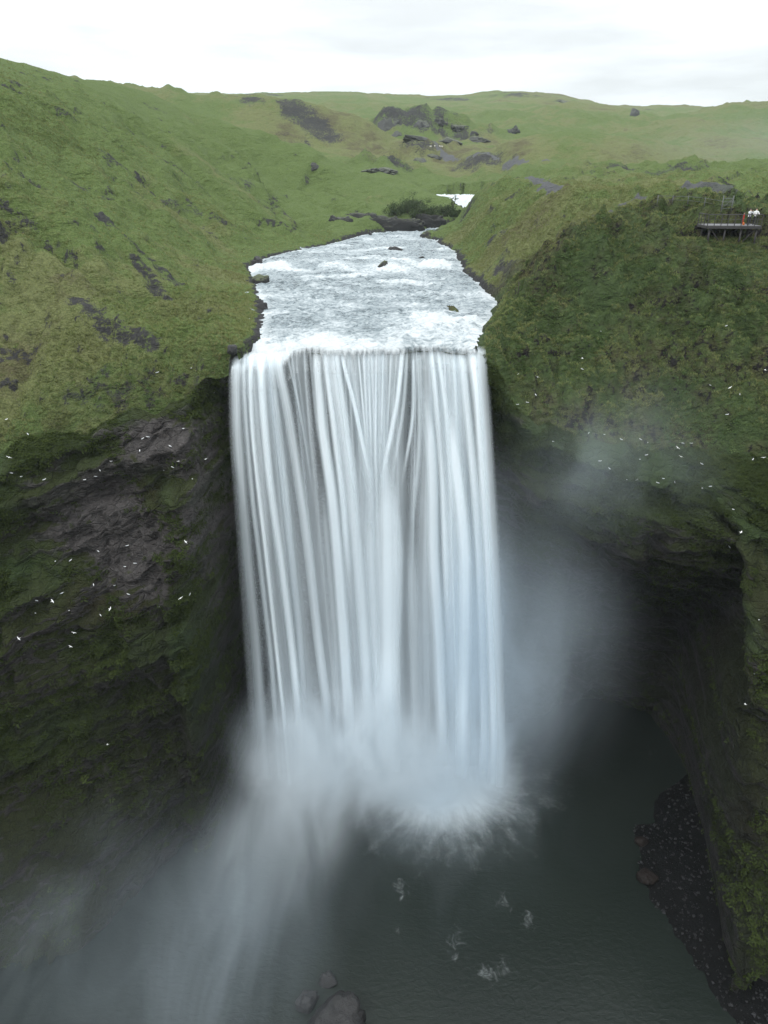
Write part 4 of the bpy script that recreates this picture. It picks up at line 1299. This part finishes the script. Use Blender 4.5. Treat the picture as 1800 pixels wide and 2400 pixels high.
def person(loc, rz, top, bottom, label, height=1.72, pose='stand'):
    J = {'pel': (0, 0, .93, .14, .11), 'bel': (0, 0, 1.08, .145, .11), 'che': (0, .01, 1.30, .17, .12), 'nec': (0, 0, 1.47, .06, .06), 'chn': (0, -.015, 1.56, .085, .095), 'top': (0, 0, 1.66, .08, .09)}
    E_ = [('pel', 'bel'), ('bel', 'che'), ('che', 'nec'), ('nec', 'chn'), ('chn', 'top')]
    for s_, k in ((-1, 'l'), (1, 'r')):
        J['hip' + k] = (.10 * s_, 0, .86, .095, .10); J['kne' + k] = (.11 * s_, -.01, .48, .065, .065); J['ank' + k] = (.12 * s_, .02, .09, .045, .045); J['toe' + k] = (.13 * s_, -.13, .04, .04, .035)
        J['sho' + k] = (.20 * s_, 0, 1.39, .07, .07)
        if pose == 'camera':
            J['elb' + k] = (.30 * s_, -.20, 1.26, .05, .05); J['wri' + k] = (.12 * s_, -.33, 1.48, .035, .035); J['han' + k] = (.08 * s_, -.34, 1.56, .03, .035)
        elif pose == 'rail':
            J['elb' + k] = (.30 * s_, -.10, 1.14, .05, .05); J['wri' + k] = (.22 * s_, -.34, 1.12, .035, .035); J['han' + k] = (.20 * s_, -.42, 1.11, .03, .04)
        else:
            J['elb' + k] = (.27 * s_, .02, 1.12, .05, .05); J['wri' + k] = (.28 * s_, -.06, .88, .035, .035); J['han' + k] = (.28 * s_, -.08, .79, .03, .04)
        E_ += [('pel', 'hip' + k), ('hip' + k, 'kne' + k), ('kne' + k, 'ank' + k), ('ank' + k, 'toe' + k), ('che', 'sho' + k), ('sho' + k, 'elb' + k), ('elb' + k, 'wri' + k), ('wri' + k, 'han' + k)]
    names = list(J); me = bpy.data.meshes.new('person')
    me.from_pydata([J[n][:3] for n in names], [(names.index(a), names.index(b)) for a, b in E_], [])
    o = bpy.data.objects.new('person', me); COL.objects.link(o)
    md = o.modifiers.new('skin', 'SKIN'); ss_ = o.modifiers.new('sub', 'SUBSURF'); ss_.levels = ss_.render_levels = 1
    for n, sv_ in zip(names, me.skin_vertices[0].data): sv_.radius = J[n][3:]
    me.skin_vertices[0].data[0].use_root = True
    dg = bpy.context.evaluated_depsgraph_get(); dg.update()
    m2 = bpy.data.meshes.new_from_object(o.evaluated_get(dg)); m2.name = 'person'
    o.modifiers.clear(); o.data = m2
    m2.materials.clear()
    for m_ in (top, bottom, M_SKIN): m2.materials.append(m_)
    hands = [Vector(J['han' + k][:3]) for k in 'lr']
    for f in m2.polygons:
        c = f.center; f.use_smooth = True
        f.material_index = 2 if (c.z > 1.49 and abs(c.x) < .12 and c.y > -.2) or min((c - h).length for h in hands) < .09 else (1 if c.z < .93 and abs(c.x) < .24 else 0)
    bm = bmesh.new(); bmesh.ops.create_icosphere(bm, subdivisions=3, radius=.105)
    for v in list(bm.verts):
        if v.co.y < -.055 and v.co.z < .03 or v.co.z < -.075: bm.verts.remove(v)
    for v in bm.verts: v.co = (v.co.x * .95, v.co.y * 1.08 + .01, v.co.z * 1.1 + 1.645)
    bm_obj('hair', bm, M_HAIR, o)
    k = height / 1.72
    o.location = loc; o.scale = (k, k, k); o.rotation_euler = (0, 0, rz)
    return tag(o, label, 'person')


def on_deck(a, y_):
    d = ray(a / 1.085, 520 / 1.085)
    # along the deck at that picture column
    p = CAM + d * ((PL0[1] + y_ - CAM[1]) / d[1])
    return (float(p[0]), float(PL0[1] + y_), float(PL0[2]) - .012)


person(on_deck(1754, .55), 0.25, M_GREY, M_DARK, 'person in pale jacket and dark trousers raising a camera at the platform railing', 1.70, 'camera')
person(on_deck(1768, .55), -0.15, M_WHITE, M_DARK, 'person in white jacket and dark trousers standing at the platform railing', 1.76, 'rail')
person(on_deck(1741, 1.2), 1.2, M_RED, M_RED, 'child in red clothes standing behind the platform railing', 1.3, 'stand')
bm = bmesh.new(); bmesh.ops.create_icosphere(bm, subdivisions=3, radius=.5)
for v in bm.verts: v.co = (v.co.x * .62, v.co.y * .42, max(-.3, v.co.z * .8) + .3)
bg = bm_obj('bag', bm, M_ORANGE); bg.location = on_deck(1743.5, .5); bg.scale = (.42, .42, .42)
tag(bg, 'small orange bag on the platform deck beside the people', 'bag')
bm = bmesh.new(); rod(bm, (-.12, 0, .42), (0, 0, .62), .03); rod(bm, (0, 0, .62), (.12, 0, .42), .03); bm_obj('handle', bm, M_ORANGE, bg)

# ------------------------------------------------------------------ fence and gate by the path, marker post, steps
fp = [pix(a, b) for a, b in ((1540, 478), (1575, 479), (1611, 480), (1650, 485), (1690, 492))]
fp = [q_[0] for q_ in fp if q_]
fr_ = empty('rope_fence', fp[0]); tag(fr_, 'low post and rail fence along the grey path on the right', 'fence')
for q_ in fp:
    l_ = q_ - fp[0]; bm = bmesh.new(); rod(bm, l_ + Vector((0, 0, -.2)), l_ + Vector((0, 0, 1.05)), .045); bm_obj('post', bm, M_GALV, fr_)
bm = bmesh.new()
for a_, b_ in zip(fp[:-1], fp[1:]):
    rod(bm, a_ - fp[0] + Vector((0, 0, .95)), b_ - fp[0] + Vector((0, 0, .95)), .02, 6); rod(bm, a_ - fp[0] + Vector((0, 0, .5)), b_ - fp[0] + Vector((0, 0, .5)), .015, 6)
bm_obj('rail', bm, M_GALV, fr_)
gq = pix(1702, 494)
if gq:
    g_ = empty('gate', gq[0], .3); tag(g_, 'pale metal gate frame standing across the path above the platform', 'gate')
    for x_ in (-.7, .7):
        bm = bmesh.new(); rod(bm, (x_, 0, -.3), (x_, 0, 1.6), .05); bm_obj('gate_post', bm, M_GALV, g_)
    bm = bmesh.new()
    for z_ in (.25, .6, .95, 1.3): rod(bm, (-.7, 0, z_), (.7, 0, z_), .025, 6)
    rod(bm, (-.7, 0, .25), (.7, 0, 1.3), .02, 6)
    bm_obj('gate_panel', bm, M_GALV, g_)
mq = pix(1214, 690)
if mq:
    bm = bmesh.new(); rod(bm, (0, 0, -.4), (0, 0, 1.35), .05, 8, .035); box(bm, (0, 0, 1.3), (.13, .05, .16))
    mo = bm_obj('marker_post', bm, M_WOOD); mo.location = mq[0]; tag(mo, 'lone wooden marker post on the slope above the right river bank', 'post')
sq = pix(1778, 674)
if sq:
    st_ = empty('staircase', sq[0] + Vector((.4, .3, .05)), math.radians(-12)); tag(st_, 'short flight of grey steps with handrail at the right edge, below the platform', 'steps')
    bm = bmesh.new(); box(bm, (1.5, 0, 0), (1.8, 1.3, .12)); bm_obj('landing', bm, M_DECK, st_, False)
    for k in range(8):
        bm = bmesh.new(); box(bm, (2.4 + .32 * k, .05, .17 * (k + 1)), (.34, 1.2, .06)); box(bm, (2.26 + .32 * k, .05, .17 * k + .07), (.03, 1.2, .15)); bm_obj('step', bm, M_DECK, st_, False)
    bm = bmesh.new(); rod(bm, (.6, .62, 1.0), (2.2, .62, 1.0), .03); rod(bm, (2.2, .62, 1.0), (4.9, .62, 2.4), .03)
    bm_obj('handrail', bm, M_STEEL, st_)
    for k in range(5):
        bm = bmesh.new(); x_ = .7 + 1.03 * k; z_ = max(0, x_ - 2.2) * .53; rod(bm, (x_, .62, z_ - .5), (x_, .62, z_ + 1), .035); bm_obj('railing_post', bm, M_STEEL, st_)

# ------------------------------------------------------------------ sheep by the track
M_WOOL = simple('wool', (.62, .60, .54), .95, .05, .15)
def sheep_mesh():
    bm = bmesh.new()
    r = bmesh.ops.create_icosphere(bm, subdivisions=3, radius=1)
    for v in r['verts']:
        x, y, z = v.co; v.co = (x * .52 * (1 + .08 * pn(x * 3, y * 3, z * 3)), y * .27, z * .28 + .62)
    r = bmesh.ops.create_icosphere(bm, subdivisions=2, radius=1)
    for v in r['verts']: v.co = (v.co.x * .17 + .62, v.co.y * .09, v.co.z * .10 - v.co.x * .05 + .78)
    rod(bm, (.38, 0, .7), (.6, 0, .8), .13, 8, .09)
    for x in (-.32, .32):
        for y in (-.13, .13): rod(bm, (x, y, .5), (x * 1.05, y, 0), .06, 6, .035)
    for y in (-.1, .1): rod(bm, (.55, y, .86), (.5, y * 1.9, .84), .035, 6, .01)
    return bm
shp = bm_obj('sheep', sheep_mesh(), M_WOOL)
for i, (a, b) in enumerate(((1009, 346), (1019, 345), (1031, 345.5), (1036, 346))):
    o = shp if i == 0 else shp.copy()
    if i: COL.objects.link(o)
    q_ = pix(a, b)
    if q_: o.location = q_[0]
    o.rotation_euler = (0, 0, 1.1 * i); o.scale = (.85,) * 3
    tag(o, 'tiny white sheep grazing on the pale grass above the distant track', 'sheep', 'sheep beside the distant track')

# ------------------------------------------------------------------ white seabirds on and before the cliffs
M_BIRD = simple('white_plumage', (.80, .80, .79), .8, .1, .05); M_WING = simple('pale_grey_wing', (.55, .57, .60), .8, .1, .1)


def bird_body(fly):
    bm = bmesh.new()
    r = bmesh.ops.create_icosphere(bm, subdivisions=3, radius=1)
    for v in r['verts']:
        x, y, z = v.co
        w_ = 1 - .35 * max(0, -x)
        v.co = (x * .24, y * .085 * w_, z * .085 * w_ + (.0 if fly else .10 + .05 * x))
    r = bmesh.ops.create_icosphere(bm, subdivisions=2, radius=.062)
    hz = .02 if fly else .21
    for v in r['verts']: v.co = v.co + Vector((.24, 0, hz))
    rod(bm, (.17, 0, 0 if fly else .14), (.24, 0, hz), .055, 8, .05)
    rod(bm, (.28, 0, hz - .005), (.36, 0, hz - .02), .02, 6, .006)
    tv = [bm.verts.new(p_) for p_ in ((-.2, -.04, .02 if fly else .06), (-.2, .04, .02 if fly else .06), (-.38, .07, .02 if fly else .03), (-.38, -.07, .02 if fly else .03), (-.2, -.04, -.005 if fly else .035), (-.2, .04, -.005 if fly else .035), (-.38, .07, .01 if fly else .02), (-.38, -.07, .01 if fly else .02))]
    for f in ((0, 1, 2, 3), (7, 6, 5, 4), (0, 3, 7, 4), (1, 5, 6, 2), (2, 6, 7, 3), (0, 4, 5, 1)): bm.faces.new([tv[i] for i in f])
    return bm


def wing(s_, fly):
    bm = bmesh.new()
    if fly: prof = [(0, .16, .03, .22), (.22, .2, .10, .2), (.48, .13, .12, .13), (.62, .02, .08, .04)]
    else: prof = [(.07, .12, .10, .2), (.095, .02, .10, .22), (.075, -.16, .07, .16), (.03, -.34, .05, .04)]
    top, bot = [], []
    for y, x, z, c in prof:
        if fly: a_, b_ = (x, s_ * (y + .04), z), (x - c, s_ * (y + .04), z - .01)
        else: a_, b_ = (x, s_ * y, z + .07), (x - .02, s_ * y, z - .06)
        top.append((bm.verts.new(a_), bm.verts.new(b_)))
        off = (0, 0, -.018) if fly else (0, -s_ * .02, 0)
        bot.append(tuple(bm.verts.new(Vector(q_) + Vector(off)) for q_ in (a_, b_)))
    for i in range(3):
        bm.faces.new((top[i][0], top[i + 1][0], top[i + 1][1], top[i][1])); bm.faces.new((bot[i][1], bot[i + 1][1], bot[i + 1][0], bot[i][0]))
        bm.faces.new((top[i][0], bot[i][0], bot[i + 1][0], top[i + 1][0])); bm.faces.new((top[i][1], top[i + 1][1], bot[i + 1][1], bot[i][1]))
    bm.faces.new((top[3][0], bot[3][0], bot[3][1], top[3][1])); bm.faces.new((top[0][1], bot[0][1], bot[0][0], top[0][0]))
    return bm


def make_bird(fly):
    o = bm_obj('seabird', bird_body(fly), M_BIRD)
    for s_ in (-1, 1): bm_obj('wing', wing(s_, fly), M_WING if not fly else M_BIRD, o)
    return o


def dup(o):
    c = o.copy(); COL.objects.link(c)
    for ch in o.children:
        k = ch.copy(); COL.objects.link(k); k.parent = c
    return c


LB = [(35, 552, 1), (155, 637, 0), (50, 763, 1), (795, 660, 0), (825, 655, 0), (1020, 607, 0), (775, 730, 0), (620, 790, 0), (990, 785, 1), (963, 822, 0), (915, 840, 0), (1143, 773, 1), (535, 868, 0), (470, 887, 0), (557, 833, 0), (115, 872, 0), (248, 892, 0), (58, 850, 0), (1065, 272, 0), (1187, 400, 0),
      (1032, 1232, 1), (707, 1253, 0), (550, 1287, 0), (310, 1343, 0), (390, 1337, 0), (752, 1353, 0), (697, 1374, 0), (517, 1470, 0), (635, 1472, 0), (347, 1521, 0), (716, 1528, 0), (1003, 1545, 1), (1050, 1525, 0), (888, 1590, 0), (610, 1605, 1), (555, 1644, 0), (386, 1610, 0), (290, 1563, 1), (197, 1560, 0), (197, 1630, 0), (410, 1738, 1), (105, 1769, 1), (875, 295, 0), (945, 705, 0), (1070, 890, 0), (391, 1815, 1), (598, 2358, 1)]
RB = [(627, 450, 1), (622, 513, 0), (378, 553, 1), (270, 542, 0), (319, 699, 0), (265, 710, 0), (365, 655, 0), (728, 303, 0), (1427, 275, 0), (1645, 515, 1), (1447, 613, 1), (1500, 655, 0), (1343, 603, 0), (1428, 764, 0), (950, 902, 0), (988, 921, 0), (1157, 947, 1), (1184, 924, 0), (1230, 925, 0), (1175, 996, 1), (945, 1016, 0), (985, 993, 0), (840, 903, 0), (750, 876, 0), (660, 868, 0), (462, 918, 0), (725, 1025, 0), (773, 1064, 0), (878, 1128, 0), (928, 1127, 0), (1043, 1147, 0), (1075, 1123, 0), (1138, 1142, 0), (1297, 1172, 0), (1343, 1164, 0), (1288, 1040, 0), (1633, 1001, 1), (1573, 1015, 0), (1470, 1292, 0), (1508, 1416, 1), (1440, 1497, 0), (1607, 1901, 0), (1583, 2207, 0), (1534, 2372, 1)]
proto = {}
for side, lst, ox, oy in (('left', LB, 0, 750), ('right', RB, 1100, 650)):
    for i, (a, b, fly) in enumerate(lst):
        X_, Y_ = ox + a / 2.37, oy + b / 2.37
        q_ = pix(X_, Y_)
        if q_ is None: continue
        if fly not in proto: o = proto[fly] = make_bird(bool(fly))
        else: o = dup(proto[fly])
        to_cam = (Vector(CAM) - q_[0]).normalized()
        o.location = q_[0] + to_cam * (2.0 + 1.3 * ((i * 7) % 5)) if fly else q_[0] + q_[1] * .10
        o.rotation_euler = ((.5 * math.sin(i * 2.1)) if fly else 0, 0, i * 2.399)
        k_ = .38 if fly else .5
        o.scale = (k_, k_, k_)
        if side == 'left':
            if Y_ < 1010: where = 'on ledges above the grey rock band, left cliff' if X_ > 150 else 'on green ledges at the left edge'
            elif Y_ < 1160: where = 'against the grey rock band of the left cliff' if X_ > 150 else 'by the gravel hollow at the far left'
            elif Y_ < 1345: where = 'at the lower edge of the grey rock band, left cliff'
            else: where = 'against the dark mossy lower wall of the left cliff'
        else:
            if Y_ < 960: where = 'before the green upper face of the right cliff'
            elif Y_ < 1090: where = 'before the ledges under the overhang of the right cliff'
            elif Y_ < 1190: where = 'in the misty hollow of the right cliff'
            else: where = 'beside the mossy buttress at the right edge'
        tag(o, ('small white seabird flying ' if fly else 'tiny white seabird perched ') + where, 'bird', 'white seabirds ' + ('flying ' if fly else 'perched ') + where)


# ------------------------------------------------------------------ sky
W = bpy.data.worlds.new('World'); SC.world = W; W.use_nodes = True
nt = W.node_tree; nt.nodes.clear()
SUN_EL, SUN_AZ = math.radians(50), math.radians(228)
def wn(t, **k):
    n = nt.nodes.new('ShaderNode' + t)
    for a, b in k.items(): setattr(n, a, b)
    return n
sky = wn('TexSky', sky_type='NISHITA', sun_disc=False, sun_elevation=SUN_EL, sun_rotation=SUN_AZ)
bg1 = wn('Background'); bg1.inputs[1].default_value = .05
nt.links.new(sky.outputs[0], bg1.inputs[0])
tc = wn('TexCoord'); sp = wn('SeparateXYZ')
nt.links.new(tc.outputs['Generated'], sp.inputs[0])
# cloud layer: brighter towards the zenith, soft grey banks low down
ov = wn('MapRange'); ov.inputs['From Min'].default_value = 0; ov.inputs['From Max'].default_value = 1
ov.inputs['To Min'].default_value = .93; ov.inputs['To Max'].default_value = 2.9
nt.links.new(sp.outputs[2], ov.inputs['Value'])
mp = wn('Mapping'); mp.inputs['Scale'].default_value = (1.6, 1.6, 9)
nt.links.new(tc.outputs['Generated'], mp.inputs[0])
nz = wn('TexNoise'); nz.inputs['Scale'].default_value = 1.7; nz.inputs['Detail'].default_value = 5; nz.inputs['Roughness'].default_value = .5
nt.links.new(mp.outputs[0], nz.inputs['Vector'])
cr = wn('MapRange'); cr.interpolation_type = 'SMOOTHSTEP'
cr.inputs['From Min'].default_value = .33; cr.inputs['From Max'].default_value = .62; cr.inputs['To Min'].default_value = .83; cr.inputs['To Max'].default_value = 1.14
nt.links.new(nz.outputs[0], cr.inputs['Value'])
mu = wn('Math', operation='MULTIPLY'); nt.links.new(ov.outputs[0], mu.inputs[0]); nt.links.new(cr.outputs[0], mu.inputs[1])
bg2 = wn('Background'); bg2.inputs[0].default_value = (.93, .975, 1, 1)
nt.links.new(mu.outputs[0], bg2.inputs[1])
mxs = wn('MixShader'); mxs.inputs[0].default_value = .92
wo = wn('OutputWorld')
nt.links.new(bg1.outputs[0], mxs.inputs[1]); nt.links.new(bg2.outputs[0], mxs.inputs[2]); nt.links.new(mxs.outputs[0], wo.inputs[0])
sd = bpy.data.lights.new('sun', 'SUN'); sd.energy = 1.0; sd.angle = math.radians(15); sd.color = (1, .975, .945)
so = bpy.data.objects.new('sun', sd); COL.objects.link(so)
dv = Vector((math.sin(SUN_AZ) * math.cos(SUN_EL), math.cos(SUN_AZ) * math.cos(SUN_EL), math.sin(SUN_EL)))
so.rotation_euler = dv.to_track_quat('Z', 'Y').to_euler()
so.location = (0, 0, 300)

SC.view_settings.view_transform = 'Standard'
SC.view_settings.look = 'None'
SC.view_settings.exposure = 0
SC.view_settings.gamma = 1
SC.view_settings.use_curve_mapping = False
SC.cycles.use_denoising = True
SC.cycles.max_bounces = 6
SC.cycles.diffuse_bounces = 3
SC.cycles.transparent_max_bounces = 64
SC.cycles.volume_bounces = 4
SC.cycles.volume_step_rate = 1.0
